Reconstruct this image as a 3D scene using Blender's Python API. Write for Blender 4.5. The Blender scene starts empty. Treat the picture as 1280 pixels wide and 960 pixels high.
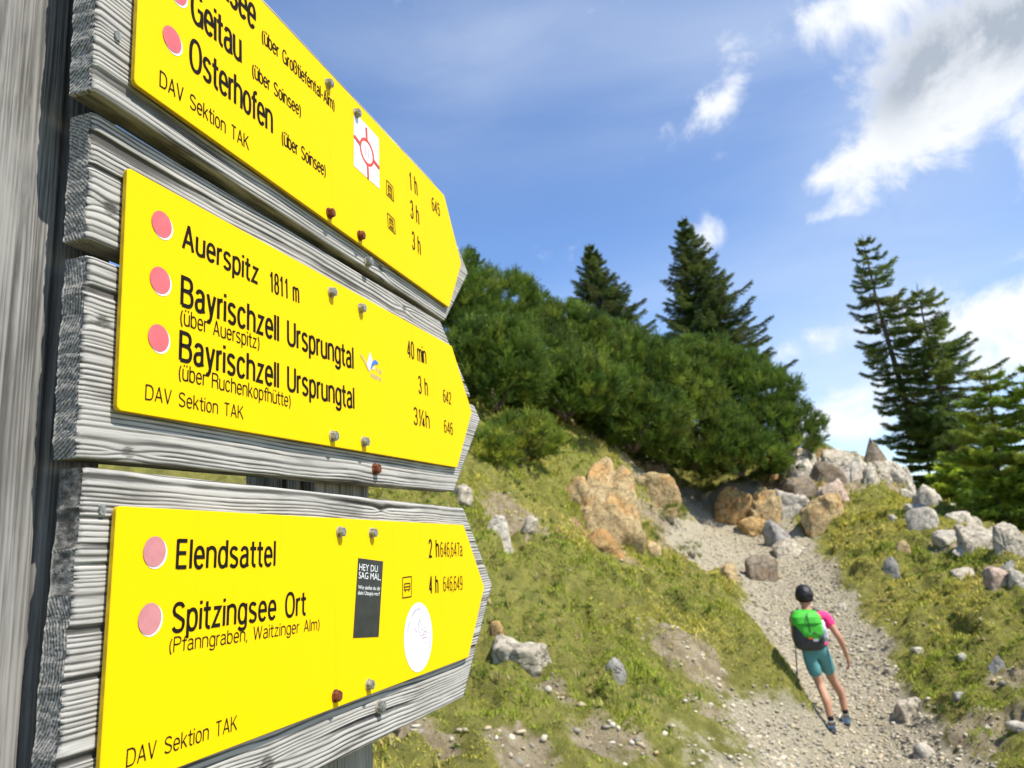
import bpy, bmesh, math, random
import numpy as np
from mathutils import Vector, Matrix
random.seed(7); RNG = np.random.default_rng(11)
scene = bpy.context.scene
COL = scene.collection

# ------------------------------------------------------------------ camera, sky, sun, exposure
EYE = np.array([0.0, 0.0, 1.7]); FPX = 948.46
PITCH, ROLL = math.radians(11.744), math.radians(3.26)
def cam_axes():
    cp, sp = math.cos(PITCH), math.sin(PITCH)
    fwd = np.array([0, cp, sp]); right = np.array([1.0, 0, 0]); down = -np.cross(right, fwd)
    c, s = math.cos(ROLL), math.sin(ROLL)
    return np.array([c*right + s*down, -s*right + c*down, fwd])
RC = cam_axes()
cam_d = bpy.data.cameras.new('camera'); cam = bpy.data.objects.new('camera', cam_d); COL.objects.link(cam)
cam_d.sensor_width = 36.0; cam_d.lens = FPX/1280*36.0; cam_d.clip_start = 0.05; cam_d.clip_end = 20000
cam.matrix_world = Matrix(((RC[0][0], -RC[1][0], -RC[2][0], EYE[0]), (RC[0][1], -RC[1][1], -RC[2][1], EYE[1]),
                           (RC[0][2], -RC[1][2], -RC[2][2], EYE[2]), (0, 0, 0, 1)))
cam_d.dof.use_dof = True; cam_d.dof.focus_distance = 0.72; cam_d.dof.aperture_fstop = 12.8
scene.camera = cam
def ray(px, py):
    return RC.T @ np.array([(px-640)/FPX, (py-480)/FPX, 1.0])
def at(px, py, Y):
    d = ray(px, py); return EYE + d*(Y/d[1])

SUN_EL, SUN_AZ = math.radians(57), math.radians(-29)     # azimuth: angle from +X towards +Y
SUN_DIR = np.array([math.cos(SUN_EL)*math.cos(SUN_AZ), math.cos(SUN_EL)*math.sin(SUN_AZ), math.sin(SUN_EL)])
sd = bpy.data.lights.new('sun', 'SUN'); sd.energy = 4.4; sd.angle = math.radians(0.53); sd.color = (1.0, 0.95, 0.87)
so = bpy.data.objects.new('sun', sd); COL.objects.link(so)
so.rotation_euler = Vector(SUN_DIR).to_track_quat('Z', 'Y').to_euler()
scene.view_settings.view_transform = 'Standard'; scene.view_settings.look = 'None'
scene.view_settings.gamma = 1; scene.view_settings.exposure = 0.78
scene.view_settings.use_curve_mapping = False
scene.cycles.use_denoising = True; scene.cycles.max_bounces = 6
scene.cycles.transparent_max_bounces = 8; scene.cycles.use_adaptive_sampling = True

world = bpy.data.worlds.new('World'); scene.world = world; world.use_nodes = True
class NT:
    """tiny helper round a node tree"""
    def __init__(s, t): s.t = t; s.n = t.nodes; s.l = t.links
    def node(s, typ, **kw):
        n = s.n.new(typ)
        for k, v in kw.items(): setattr(n, k, v)
        return n
    def put(s, v, sock):
        if isinstance(v, bpy.types.NodeSocket): s.l.new(v, sock)
        else: sock.default_value = v
    def math(s, op, a, b=None, c=None, clamp=False):
        n = s.node('ShaderNodeMath', operation=op, use_clamp=clamp)
        s.put(a, n.inputs[0])
        if b is not None: s.put(b, n.inputs[1])
        if c is not None: s.put(c, n.inputs[2])
        return n.outputs[0]
    def vmath(s, op, a, b=None, scale=None):
        n = s.node('ShaderNodeVectorMath', operation=op); s.put(a, n.inputs[0])
        if b is not None: s.put(b, n.inputs[1])
        if scale is not None: s.put(scale, n.inputs['Scale'])
        return n.outputs['Value'] if op in ('DOT_PRODUCT', 'LENGTH', 'DISTANCE') else n.outputs[0]
    def step(s, v, a, b, lo=0.0, hi=1.0, smooth=True):
        n = s.node('ShaderNodeMapRange', interpolation_type='SMOOTHSTEP' if smooth else 'LINEAR')
        s.put(v, n.inputs[0]); s.put(a, n.inputs[1]); s.put(b, n.inputs[2]); s.put(lo, n.inputs[3]); s.put(hi, n.inputs[4])
        return n.outputs[0]
    def noise(s, vec, scale, detail=4, rough=.55, dist=0.0, out=0):
        n = s.node('ShaderNodeTexNoise'); s.put(vec, n.inputs['Vector'])
        n.inputs['Scale'].default_value = scale; n.inputs['Detail'].default_value = detail
        n.inputs['Roughness'].default_value = rough; n.inputs['Distortion'].default_value = dist
        return n.outputs[out]
    def mix(s, f, a, b, mode='MIX'):
        n = s.node('ShaderNodeMix', data_type='RGBA', blend_type=mode)
        s.put(f, n.inputs[0]); s.put(a if not isinstance(a, tuple) else (*a[:3], 1), n.inputs[6])
        s.put(b if not isinstance(b, tuple) else (*b[:3], 1), n.inputs[7]); return n.outputs[2]
    def scale(s, vec, sc):
        return s.vmath('MULTIPLY', vec, sc)

W = NT(world.node_tree); W.n.clear()
wout = W.node('ShaderNodeOutputWorld'); bg = W.node('ShaderNodeBackground'); bg.inputs[1].default_value = 0.13
W.l.new(bg.outputs[0], wout.inputs[0])
sky = W.node('ShaderNodeTexSky', sky_type='NISHITA', sun_disc=False)
sky.sun_elevation = SUN_EL; sky.sun_rotation = math.pi/2 - SUN_AZ; sky.altitude = 1700; sky.air_density = 1.0; sky.dust_density = 0.4; sky.ozone_density = 1.6
hs = W.node('ShaderNodeHueSaturation'); hs.inputs['Saturation'].default_value = 1.14; hs.inputs['Value'].default_value = 1.06
hs.inputs['Hue'].default_value = 0.505
W.l.new(sky.outputs[0], hs.inputs['Color'])
tc = W.node('ShaderNodeTexCoord'); DIR = tc.outputs['Generated']
def unit(v): v = np.array(v, float); return v/np.linalg.norm(v)
nz = W.node('ShaderNodeTexNoise'); W.l.new(DIR, nz.inputs['Vector'])
nz.inputs['Scale'].default_value = 8.5; nz.inputs['Detail'].default_value = 9; nz.inputs['Roughness'].default_value = .68; nz.inputs['Distortion'].default_value = .35
nfine = nz.outputs[0]
warp = W.vmath('SCALE', W.vmath('SUBTRACT', W.noise(DIR, 4.0, 4, .55, 0, 1), (.5, .5, .5)), scale=.10)
DW = W.vmath('ADD', DIR, warp)
def blob(px, py, rx, ry, ang=0.0, vec=None):
    """exp(-q) bump round a direction of the sky, elliptical"""
    d0 = unit(ray(px, py)); a = math.radians(ang); k_ = .95 if rx < 50 else .76; rx *= k_; ry *= k_
    ex = unit(np.cross(d0, [0, 0, 1.0])); ey = np.cross(ex, d0)
    e1 = math.cos(a)*ex + math.sin(a)*ey; e2 = -math.sin(a)*ex + math.cos(a)*ey
    # centred in the warped space
    u = W.math('MULTIPLY', W.vmath('DOT_PRODUCT', W.vmath('SUBTRACT', vec or DW, tuple(d0)), tuple(e1)), FPX/rx)
    v = W.math('MULTIPLY', W.vmath('DOT_PRODUCT', W.vmath('SUBTRACT', vec or DW, tuple(d0)), tuple(e2)), FPX/ry)
    q = W.math('ADD', W.math('MULTIPLY', u, u), W.math('MULTIPLY', v, v))
    return W.math('EXPONENT', W.math('MULTIPLY', q, -1.0))
def total(lst):
    s = None
    for b, w in lst:
        t = W.math('MULTIPLY', b, w); s = t if s is None else W.math('ADD', s, t)
    return s
CUM = [(1075, 8, 90, 34, 6, 1.0), (905, 106, 48, 24, 35, 1.0), (1130, 178, 105, 30, 26, 1.0), (1035, 215, 48, 20, 10, 1.0),
       (1042, 258, 42, 15, 8, 1.0), (1235, 135, 95, 42, 40, .9), (882, 298, 24, 30, -20, 1.0), (852, 66, 16, 12, 0, .5),
       (1280, 190, 16, 34, 10, .6), (1180, 70, 120, 95, 20, .95), (1270, 30, 90, 80, 0, .9), (500, 160, 22, 8, 25, .42), (915, 190, 26, 12, 0, .42),
       (1070, 510, 130, 36, 12, .95), (1240, 405, 210, 60, 6, .95), (1000, 440, 110, 24, 12, .75), (1060, 548, 110, 28, 0, .8), (1260, 475, 90, 34, 20, .95),
       (1500, 250, 180, 70, 20, .8), (1650, 60, 160, 80, 10, .8), (-300, 150, 240, 80, 10, .7), (-700, 350, 220, 90, 0, .8), (2000, 380, 260, 90, 0, .8), (300, -500, 260, 120, 0, .6)]
cm = total([(blob(x, y, rx, ry, a), w) for x, y, rx, ry, a, w in CUM])
cum = W.step(W.math('ADD', cm, W.math('MULTIPLY', W.math('SUBTRACT', nfine, .5), 3.5)), .34, 1.35)
# soft high veil
st = W.node('ShaderNodeMapping'); W.l.new(DIR, st.inputs[0]); st.inputs['Rotation'].default_value = (0.1, 0.25, 0.5); st.inputs['Scale'].default_value = (1.2, 1.0, 5.0)
vn = W.noise(st.outputs[0], 2.2, 6, .55, .4)
VEIL = [(1100, 250, 330, 200, 15, .4), (560, 120, 160, 130, 30, .4), (640, 30, 420, 100, -4, .62), (960, 60, 330, 90, 10, .6), (1150, 170, 240, 120, 25, .6), (780, 370, 330, 40, 3, .42), (1120, 420, 260, 90, 6, 1.0), (1150, 530, 260, 70, 0, .9), (680, 480, 700, 60, 0, .3)]
vm = total([(blob(x, y, rx, ry, a, DIR), w) for x, y, rx, ry, a, w in VEIL])
veil = W.math('MULTIPLY', W.math('MULTIPLY', vm, W.step(vn, .2, .75, .35, 1.0)), .85, clamp=True)
# thick grey heart of the big cloud
dk = total([(blob(1205, 55, 95, 66, 10), .95), (blob(1160, 120, 60, 50, 30), .55), (blob(1285, 20, 60, 60, 0), .9)])
dkn = W.math('MULTIPLY', dk, W.step(nfine, .35, .65, .35, 1.0), clamp=True)
white = W.mix(dkn, (4.9, 5.0, 5.1), (2.15, 2.4, 2.75))
c1 = W.mix(W.math('MULTIPLY', veil, .62), hs.outputs[0], (3.5, 4.0, 4.7))
c2 = W.mix(W.math('MULTIPLY', cum, .93), c1, white)
W.l.new(c2, bg.inputs[0])

# ------------------------------------------------------------------ helpers
def hash3(ix, iy, iz, seed):
    h = (ix.astype(np.int64)*374761393 + iy.astype(np.int64)*668265263 + iz.astype(np.int64)*2147483647 + seed*1274126177) & 0xffffffff
    h = ((h ^ (h >> 13)) * 1274126177) & 0xffffffff
    h = ((h ^ (h >> 16)) * 2246822519) & 0xffffffff
    return ((h ^ (h >> 15)) & 0xffff)/65535.0
def vnoise(p, seed=0):
    p = np.asarray(p, float); i = np.floor(p).astype(np.int64); f = p - i; f = f*f*f*(f*(f*6-15)+10)
    r = 0
    for dx in (0, 1):
        for dy in (0, 1):
            for dz in (0, 1):
                w = (f[:, 0] if dx else 1-f[:, 0])*(f[:, 1] if dy else 1-f[:, 1])*(f[:, 2] if dz else 1-f[:, 2])
                r = r + w*hash3(i[:, 0]+dx, i[:, 1]+dy, i[:, 2]+dz, seed)
    return r*2-1
def fbm(p, octv=4, seed=0, gain=.5):
    p = np.asarray(p, float); s = 0; a = 1; t = 0
    for k in range(octv):
        s = s + a*vnoise(p*2**k + 17.3*k, seed+k); t += a; a *= gain
    return s/t
def p3(*a):
    return np.stack([np.broadcast_to(np.asarray(x, float), np.shape(a[0])) for x in a], 1)
def mesh_np(name, verts, faces, mats, parent=None, smooth=False, attrs=None, matidx=None):
    """verts (n,3), faces: (m,3)/(m,4) array or a list of lists -> ONE mesh object"""
    me = bpy.data.meshes.new(name); verts = np.asarray(verts, np.float32)
    if isinstance(faces, np.ndarray):
        m, k = faces.shape
        me.vertices.add(len(verts)); me.vertices.foreach_set('co', verts.ravel())
        me.loops.add(m*k); me.loops.foreach_set('vertex_index', faces.astype(np.int32).ravel())
        me.polygons.add(m); me.polygons.foreach_set('loop_start', np.arange(0, m*k, k, dtype=np.int32))
        me.update(calc_edges=True)
    else:
        me.from_pydata(verts.tolist(), [], faces)
    if smooth: me.polygons.foreach_set('use_smooth', np.ones(len(me.polygons), bool))
    for k, v in (attrs or {}).items():
        v = np.asarray(v, np.float32)
        if v.ndim == 1:
            a = me.attributes.new(k, 'FLOAT', 'POINT'); a.data.foreach_set('value', v)
        else:
            a = me.attributes.new(k, 'FLOAT_COLOR', 'POINT'); a.data.foreach_set('color', np.c_[v, np.ones(len(v))].astype(np.float32).ravel())
    for mt in (mats if isinstance(mats, (list, tuple)) else [mats]): me.materials.append(mt)
    if matidx is not None: me.polygons.foreach_set('material_index', np.asarray(matidx, np.int32))
    me.update(); me.validate()
    o = bpy.data.objects.new(name, me); COL.objects.link(o)
    if parent is not None: o.parent = parent
    return o
def tag(o, label=None, cat=None, group=None, kind=None):
    if label: o['label'] = label
    if cat: o['category'] = cat
    if group: o['group'] = group
    if kind: o['kind'] = kind
    return o
def thing(name, label, cat, mat=None, group=None):
    o = bpy.data.objects.new(name, None); COL.objects.link(o); o.empty_display_size = .05
    if mat is not None: o.matrix_world = mat
    return tag(o, label, cat, group)
class Geo:
    """collects polygons for one mesh"""
    def __init__(s): s.v = []; s.f = []
    def add(s, vs, fs):
        b = len(s.v); s.v += [tuple(map(float, q)) for q in vs]; s.f += [[b+i for i in q] for q in fs]
    def box(s, x0, x1, y0, y1, z0, z1):
        s.add([(x0, y0, z0), (x1, y0, z0), (x1, y1, z0), (x0, y1, z0), (x0, y0, z1), (x1, y0, z1), (x1, y1, z1), (x0, y1, z1)],
              [(3, 2, 1, 0), (4, 5, 6, 7), (0, 1, 5, 4), (1, 2, 6, 5), (2, 3, 7, 6), (3, 0, 4, 7)])
    def prism(s, pts, z0, z1):
        n = len(pts); s.add([(x, y, z0) for x, y in pts] + [(x, y, z1) for x, y in pts],
              [list(range(n))[::-1], list(range(n, 2*n))] + [(i, (i+1) % n, n+(i+1) % n, n+i) for i in range(n)])
    def flat(s, pts, z):
        s.add([(x, y, z) for x, y in pts], [list(range(len(pts)))])
    def tube(s, pts, rad, n=8, caps=True):
        pts = [np.array(p, float) for p in pts]; rings = []
        up = np.array([0, 0, 1.0])
        for i, p in enumerate(pts):
            t = pts[min(i+1, len(pts)-1)] - pts[max(i-1, 0)]; t /= np.linalg.norm(t)+1e-9
            a = np.cross(t, up if abs(t[2]) < .95 else np.array([1.0, 0, 0])); a /= np.linalg.norm(a); b = np.cross(t, a)
            r = rad[i] if hasattr(rad, '__len__') else rad
            rings += [p + r*(math.cos(k*2*math.pi/n)*a + math.sin(k*2*math.pi/n)*b) for k in range(n)]
        fs = [(i*n+k, i*n+(k+1) % n, (i+1)*n+(k+1) % n, (i+1)*n+k) for i in range(len(pts)-1) for k in range(n)]
        if caps: fs += [list(range(n))[::-1], list(range((len(pts)-1)*n, len(pts)*n))]
        s.add(rings, fs)
    def build(s, name, mat, parent=None, smooth=False):
        return mesh_np(name, s.v, s.f, mat, parent, smooth)

# ------------------------------------------------------------------ materials
MATS = {}
def material(name, rough=.7, spec=.3, metal=0.0):
    m = bpy.data.materials.new(name); m.use_nodes = True; t = NT(m.node_tree)
    b = t.n['Principled BSDF']; b.inputs['Roughness'].default_value = rough; b.inputs['Metallic'].default_value = metal
    b.inputs['Specular IOR Level'].default_value = spec
    MATS[name] = m; return m, t, b
def simple(name, col, rough=.7, var=.15, scale=30, spec=.3, metal=0.0, bump=0.0):
    m, t, b = material(name, rough, spec, metal)
    co = t.node('ShaderNodeTexCoord').outputs['Object']
    n = t.noise(co, scale, 5, .6)
    lo = tuple(c*(1-var) for c in col); hi = tuple(min(1, c*(1+var)) for c in col)
    t.l.new(t.mix(t.step(n, .3, .7), lo, hi), b.inputs['Base Color'])
    if bump:
        bp = t.node('ShaderNodeBump'); bp.inputs['Strength'].default_value = bump; bp.inputs['Distance'].default_value = .01
        t.l.new(n, bp.inputs['Height']); t.l.new(bp.outputs[0], b.inputs['Normal'])
    return m
def attr(t, name, color=False):
    n = t.node('ShaderNodeAttribute', attribute_name=name); return n.outputs['Color' if color else 'Fac']

def wood_material(name, axis, light, dark, mossy=0.0):
    """weathered grey timber; grain runs along the local axis"""
    m, t, b = material(name, .85, .15)
    co = t.node('ShaderNodeTexCoord').outputs['Object']
    s1 = [150.0]*3; s1[axis] = 5.0; s2 = [700.0]*3; s2[axis] = 22.0; s3 = [14.0]*3; s3[axis] = 5.0
    wv = t.vmath('SCALE', t.vmath('SUBTRACT', t.noise(co, 9, 2, .5, 0, 1), (.5, .5, .5)), scale=.012)
    cw = t.vmath('ADD', co, wv)
    n1 = t.noise(t.scale(cw, tuple(s1)), 1.0, 4, .6); n2 = t.noise(t.scale(cw, tuple(s2)), 1.0, 3, .6); n3 = t.noise(t.scale(co, tuple(s3)), 1.0, 4, .6)
    g = attr(t, 'grain')
    h = t.math('ADD', t.math('ADD', t.math('MULTIPLY', g, .62), t.math('MULTIPLY', n1, .45)), t.math('MULTIPLY', n2, .42))
    nlow = t.noise(t.scale(co, tuple(9.0 if k == axis else 26.0 for k in range(3))), 1.0, 3, .6); f = t.step(t.math('ADD', h, t.math('MULTIPLY', t.math('SUBTRACT', nlow, .5), .7)), .40, 1.0)
    c = t.mix(f, dark, light)
    c = t.mix(t.step(n3, .45, .75, 0, .45), c, tuple(x*.55 for x in light))
    if mossy: c = t.mix(t.step(n3, .35, .65, 0, mossy), c, (.16, .15, .085))
    t.l.new(c, b.inputs['Base Color'])
    bp = t.node('ShaderNodeBump'); bp.inputs['Strength'].default_value = .6; bp.inputs['Distance'].default_value = .0006
    t.l.new(t.math('ADD', n1, t.math('MULTIPLY', n2, .8)), bp.inputs['Height']); t.l.new(bp.outputs[0], b.inputs['Normal'])
    return m
M_PLANK = wood_material('weathered_plank', 0, (.45, .43, .39), (.075, .070, .062))
def endgrain_material():
    m, t, b = material('plank_end_grain', .9, .1)
    co = t.node('ShaderNodeTexCoord').outputs['Object']
    cw = t.vmath('ADD', co, t.vmath('SCALE', t.vmath('SUBTRACT', t.noise(co, 60, 3, .6, 0, 1), (.5, .5, .5)), scale=.0045))
    fl = t.vmath('MULTIPLY', t.vmath('SUBTRACT', cw, (0, .09, -.10)), (0, 1, 1))
    rr = t.vmath('LENGTH', fl); ring = t.math('SINE', t.math('MULTIPLY', rr, 2*math.pi/.0027))
    n = t.noise(co, 420, 4, .65); n2 = t.noise(co, 38, 4, .6)
    h = t.math('ADD', t.math('MULTIPLY', ring, .12), t.math('ADD', n, t.math('MULTIPLY', n2, .35)))
    c = t.mix(t.step(h, .42, .95), (.075, .072, .066), (.44, .425, .39)); c = t.mix(t.step(n2, .5, .72, 0, .5), c, (.10, .095, .085))
    t.l.new(c, b.inputs['Base Color']); bp = t.node('ShaderNodeBump'); bp.inputs['Strength'].default_value = .6; bp.inputs['Distance'].default_value = .0007
    t.l.new(h, bp.inputs['Height']); t.l.new(bp.outputs[0], b.inputs['Normal']); return m
M_ENDGRAIN = endgrain_material()
M_POST = wood_material('weathered_post', 2, (.29, .278, .255), (.085, .081, .075))
M_POST2 = wood_material('brown_grey_post', 2, (.40, .37, .32), (.07, .06, .048), .25)

def paint_material():
    m, t, b = material('yellow_plate', .6, .09)
    co = t.node('ShaderNodeTexCoord').outputs['Object']
    n = t.noise(co, 14, 6, .65); n2 = t.noise(co, 220, 3, .6)
    c = t.mix(t.step(n, .42, .8, 0, .20), (.80, .525, .0002), (.76, .485, .0006))
    c = t.mix(t.step(n2, .68, .80, 0, .25), c, (.45, .30, .02)); n4 = t.noise(t.scale(co, (60, 3.5, 1)), 1.0, 5, .65); c = t.mix(t.step(n4, .56, .85, 0, .30), c, (.60, .34, .006))
    t.l.new(c, b.inputs['Base Color']); return m
M_YELLOW = paint_material()
M_EDGE = simple('yellow_plate_edge', (.55, .36, .01), .55, .2, 60)
M_BLACK = simple('black_lettering', (.012, .010, .008), .85, .3, 200, .08)
M_PINK = simple('faded_pink_dot', (.60, .125, .135), .5, .08, 60)
M_PALEPINK = simple('pale_pink_dot', (.50, .20, .205), .5, .08, 60)
M_WHITE = simple('white_sticker', (.80, .79, .80), .35, .04, 40)
M_RED = simple('red_print', (.70, .07, .035), .45, .1, 80)
M_STICKBLACK = simple('black_sticker', (.022, .025, .024), .35, .25, 90)
M_PRINT = simple('pale_print', (.80, .80, .78), .5, .05, 90)
M_MAUVE = simple('faded_mauve_print', (.42, .38, .52), .5, .2, 90)
M_ROSE = simple('faded_rose_print', (.72, .45, .50), .5, .15, 90)
M_BLUE = simple('blue_print', (.05, .17, .55), .45, .1, 90)
M_GREYP = simple('grey_print', (.33, .33, .38), .5, .1, 90)
M_SILVER = simple('logo_silver', (.62, .62, .68), .45, .08, 90)
M_STEEL = simple('galvanised_steel', (.26, .26, .24), .5, .5, 300, .4, .5, .15)
M_RUST = simple('rusty_steel', (.17, .055, .022), .7, .5, 300, .3, .3, .3)
M_ZINC = simple('zinc_washer', (.40, .37, .27), .55, .3, 300, .4, .4)

def rock_material(name, base, stain, dark, orange=0.0):
    m, t, b = material(name, .9, .15)
    g = t.node('ShaderNodeNewGeometry').outputs['Position']
    n1 = t.noise(g, 2.6, 8, .65, .4); n2 = t.noise(g, 11, 8, .7, .3); n3 = t.noise(g, 45, 5, .7)
    c = t.mix(t.step(n2, .36, .66), tuple(x*.62 for x in base), base)
    c = t.mix(t.step(n1, .46, .68, 0, .85), c, stain)
    v = t.node('ShaderNodeTexVoronoi', feature='DISTANCE_TO_EDGE'); t.l.new(t.vmath('ADD', g, t.vmath('SCALE', t.noise(g, 5, 4, .6, 0, 1), scale=.35)), v.inputs['Vector']); v.inputs['Scale'].default_value = 4.2
    crack = t.step(v.outputs['Distance'], 0.0, .035, 1, 0)
    c = t.mix(t.math('MULTIPLY', crack, .55), c, dark)
    c = t.mix(t.step(n3, .60, .75, 0, .6), c, dark)
    t.l.new(c, b.inputs['Base Color'])
    h = t.math('ADD', t.math('ADD', t.math('MULTIPLY', n2, 1.0), t.math('MULTIPLY', n3, .4)), t.math('MULTIPLY', crack, -.5))
    bp = t.node('ShaderNodeBump'); bp.inputs['Strength'].default_value = .9; bp.inputs['Distance'].default_value = .06
    t.l.new(h, bp.inputs['Height']); t.l.new(bp.outputs[0], b.inputs['Normal'])
    return m
ROCK = dict(pale=rock_material('pale_limestone', (.64, .56, .42), (.52, .45, .34), (.12, .11, .095)),
            white=rock_material('white_limestone', (.70, .63, .50), (.57, .50, .40), (.16, .15, .135)),
            grey=rock_material('grey_limestone', (.44, .415, .365), (.34, .32, .285), (.09, .09, .085)),
            tan=rock_material('ochre_limestone', (.60, .45, .23), (.52, .29, .10), (.13, .09, .05)),
            orange=rock_material('orange_limestone', (.56, .37, .155), (.50, .24, .08), (.12, .075, .04)),
            brown=rock_material('brown_stained_rock', (.30, .245, .175), (.24, .17, .10), (.08, .06, .045)),
            pink=rock_material('pinkish_limestone', (.60, .47, .36), (.50, .34, .24), (.15, .11, .09)))

def ground_material():
    m, t, b = material('alpine_ground', .95, .1)
    g = t.node('ShaderNodeNewGeometry').outputs['Position']
    path = attr(t, 'path'); bare = attr(t, 'bare')
    n1 = t.noise(g, .9, 5, .6); n2 = t.noise(g, 7, 7, .65); n3 = t.noise(g, 38, 6, .7); n4 = t.noise(g, 120, 3, .7)
    grass = t.mix(t.step(n2, .35, .65), (.17, .17, .04), (.30, .28, .068))
    grass = t.mix(t.step(n3, .5, .72, 0, .6), grass, (.20, .165, .08))
    soil = t.mix(t.step(n2, .35, .7), (.27, .215, .125), (.46, .38, .25))
    soil = t.mix(t.step(attr(t, 'ochre'), .15, .6), soil, t.mix(t.step(n2, .35, .7), (.36, .19, .075), (.52, .37, .20)))
    gr = t.mix(t.step(n3, .35, .68), (.37, .32, .215), (.60, .53, .375))
    gr = t.mix(t.step(n4, .56, .7, 0, .75), gr, (.14, .13, .11)); gr = t.mix(t.step(n1, .5, .75, 0, .5), gr, (.46, .40, .29))
    bmask = t.step(t.math('ADD', bare, t.math('MULTIPLY', t.math('SUBTRACT', n2, .5), 1.0)), .38, .62)
    pmask = t.step(t.math('ADD', path, t.math('MULTIPLY', t.math('SUBTRACT', n2, .5), .7)), .38, .60)
    c = t.mix(bmask, grass, soil); c = t.mix(pmask, c, gr)
    t.l.new(c, b.inputs['Base Color'])
    bp = t.node('ShaderNodeBump'); bp.inputs['Strength'].default_value = .9; bp.inputs['Distance'].default_value = .05
    t.l.new(t.math('ADD', n3, t.math('MULTIPLY', n4, .6)), bp.inputs['Height']); t.l.new(bp.outputs[0], b.inputs['Normal'])
    return m
M_GROUND = ground_material()
def leaf_material(name, rough=.6, trans=.25, spec=.25):
    m, t, b = material(name, rough, spec)
    c = attr(t, 'tint', True); t.l.new(c, b.inputs['Base Color'])
    if trans:
        tr = t.node('ShaderNodeBsdfTranslucent'); t.l.new(c, tr.inputs[0])
        mx = t.node('ShaderNodeMixShader'); mx.inputs[0].default_value = trans
        t.l.new(b.outputs[0], mx.inputs[1]); t.l.new(tr.outputs[0], mx.inputs[2]); t.l.new(mx.outputs[0], t.n['Material Output'].inputs[0])
    return m
M_NEEDLE = leaf_material('conifer_needles', .55, .32, .25)
M_BLADE = leaf_material('grass_blades', .7, .3, .15)
M_STONE = leaf_material('gravel_stone', .95, 0, .1)
M_BARK = simple('grey_bark', (.12, .095, .075), .95, .4, 18, .1, 0, .5)

# ------------------------------------------------------------------ terrain
CTRL = [  # pixel x, pixel y, distance
 (480, 955, 4.6), (560, 900, 5.2), (600, 820, 6.3), (520, 940, 4.8), (700, 930, 5.5), (700, 870, 6.2), (690, 800, 7.6), (620, 720, 8.8), (700, 750, 8.9), (760, 700, 11.6),
 (620, 660, 10.2), (660, 610, 12.2), (600, 600, 11.6), (620, 560, 13.0), (700, 575, 14.2), (755, 680, 12.9), (820, 640, 15.6), (800, 590, 16.8), (870, 735, 11.6), (940, 790, 9.8), (950, 830, 9.0), (880, 900, 6.9), (960, 900, 7.9),
 (1000, 955, 7.6), (1040, 925, 8.5), (1075, 905, 8.9), (1010, 840, 10.3), (985, 770, 12.6), (950, 710, 15.4), (900, 665, 18.6), (885, 632, 21.0), (865, 608, 22.8), (1000, 720, 14.6), (1035, 690, 15.8),
 (1050, 740, 13.2), (1100, 800, 10.6), (1150, 870, 8.8), (1200, 955, 7.0), (1280, 955, 6.7), (1280, 860, 8.0), (1200, 800, 9.9), (1280, 780, 9.6), (1280, 720, 11.2), (1180, 720, 12.4), (1100, 690, 14.6),
 (1080, 640, 17.6), (1065, 615, 18.6), (1130, 645, 16.4), (1180, 660, 14.8), (1240, 690, 12.6), (1000, 570, 21.5), (1040, 575, 22.3), (1110, 590, 20.6), (1180, 635, 16.6), (1275, 690, 12.0),
 (960, 600, 20.8), (900, 590, 20.8), (700, 545, 15.4), (940, 640, 18.9), (1010, 650, 18.2)]
P_ = np.array([at(*c) for c in CTRL])
OUT = [(0, 0, 0), (-.3, .6, 0.02), (0.3, 1.2, .05), (-1.5, 1.5, .35), (2, 1.0, -.55), (4, 3, -.65), (7, 5, -.9), (-3, 4, 1.1), (-4, 8, 2.4), (-5, 12, 4.2), (-4, 16, 5.2), (-1, 19, 5.8), (-9, 14, 6.2), (-8, 20, 7.4), (2, 22, 6.3), (5, 24, 5.4),
       (0, -4, -.3), (5, -4, -1.4), (-5, -3, .9), (12, 6, -1.8), (12, 10, -1.2), (13, 14, -1.0), (12, 19, -.6), (15, 20, -2), (11, 24, 1.2), (10, 30, -1.5), (6, 31, 1.5), (0, 30, 4.6), (-8, 30, 5.5), (18, 28, -5), (22, 12, -5), (20, 3, -4.5), (9, 26, 2.2), (14.5, 24.5, -1.2), (4, 27, 4.0)]
PTS = np.vstack([P_, np.array(OUT, float)])
def tps(A, B):
    d2 = ((A[:, None, :]-B[None])**2).sum(2); return np.where(d2 > 1e-12, d2*np.log(d2+1e-12)*.5, 0)
K = tps(PTS[:, :2], PTS[:, :2]) + np.eye(len(PTS))*.35
Q = np.c_[np.ones(len(PTS)), PTS[:, :2]]
SOL = np.linalg.solve(np.block([[K, Q], [Q.T, np.zeros((3, 3))]]), np.r_[PTS[:, 2], np.zeros(3)])
def poly_dist(xy, pl):
    best = np.full(len(xy), 1e9); bw = np.zeros(len(xy))
    for (a, wa), (b, wb) in zip(pl[:-1], pl[1:]):
        a = np.array(a); b = np.array(b); ab = b-a; t = np.clip(((xy-a)@ab)/(ab@ab), 0, 1)
        d = np.linalg.norm(xy-(a+t[:, None]*ab), axis=1)/(wa+(wb-wa)*t)
        m = d < best; best[m] = d[m]
    return best
def path_pt(x0, x1, y, Y):
    a, b = at(x0, y, Y), at(x1, y, Y); c = (a+b)/2; return ((c[0], c[1]), abs(b[0]-a[0])/2)
PATH = [((3.0, 5.2), 1.35), path_pt(930, 1205, 955, 7.4), path_pt(1000, 1165, 905, 8.7), path_pt(965, 1120, 840, 10.3), path_pt(945, 1065, 770, 12.6), path_pt(905, 1035, 710, 15.4), path_pt(862, 1000, 668, 18.4), path_pt(850, 930, 632, 21.0), path_pt(850, 895, 620, 22.0)]
PATH[0] = ((PATH[1][0][0]-.5, PATH[1][0][1]-2.2), 1.2)
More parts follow.
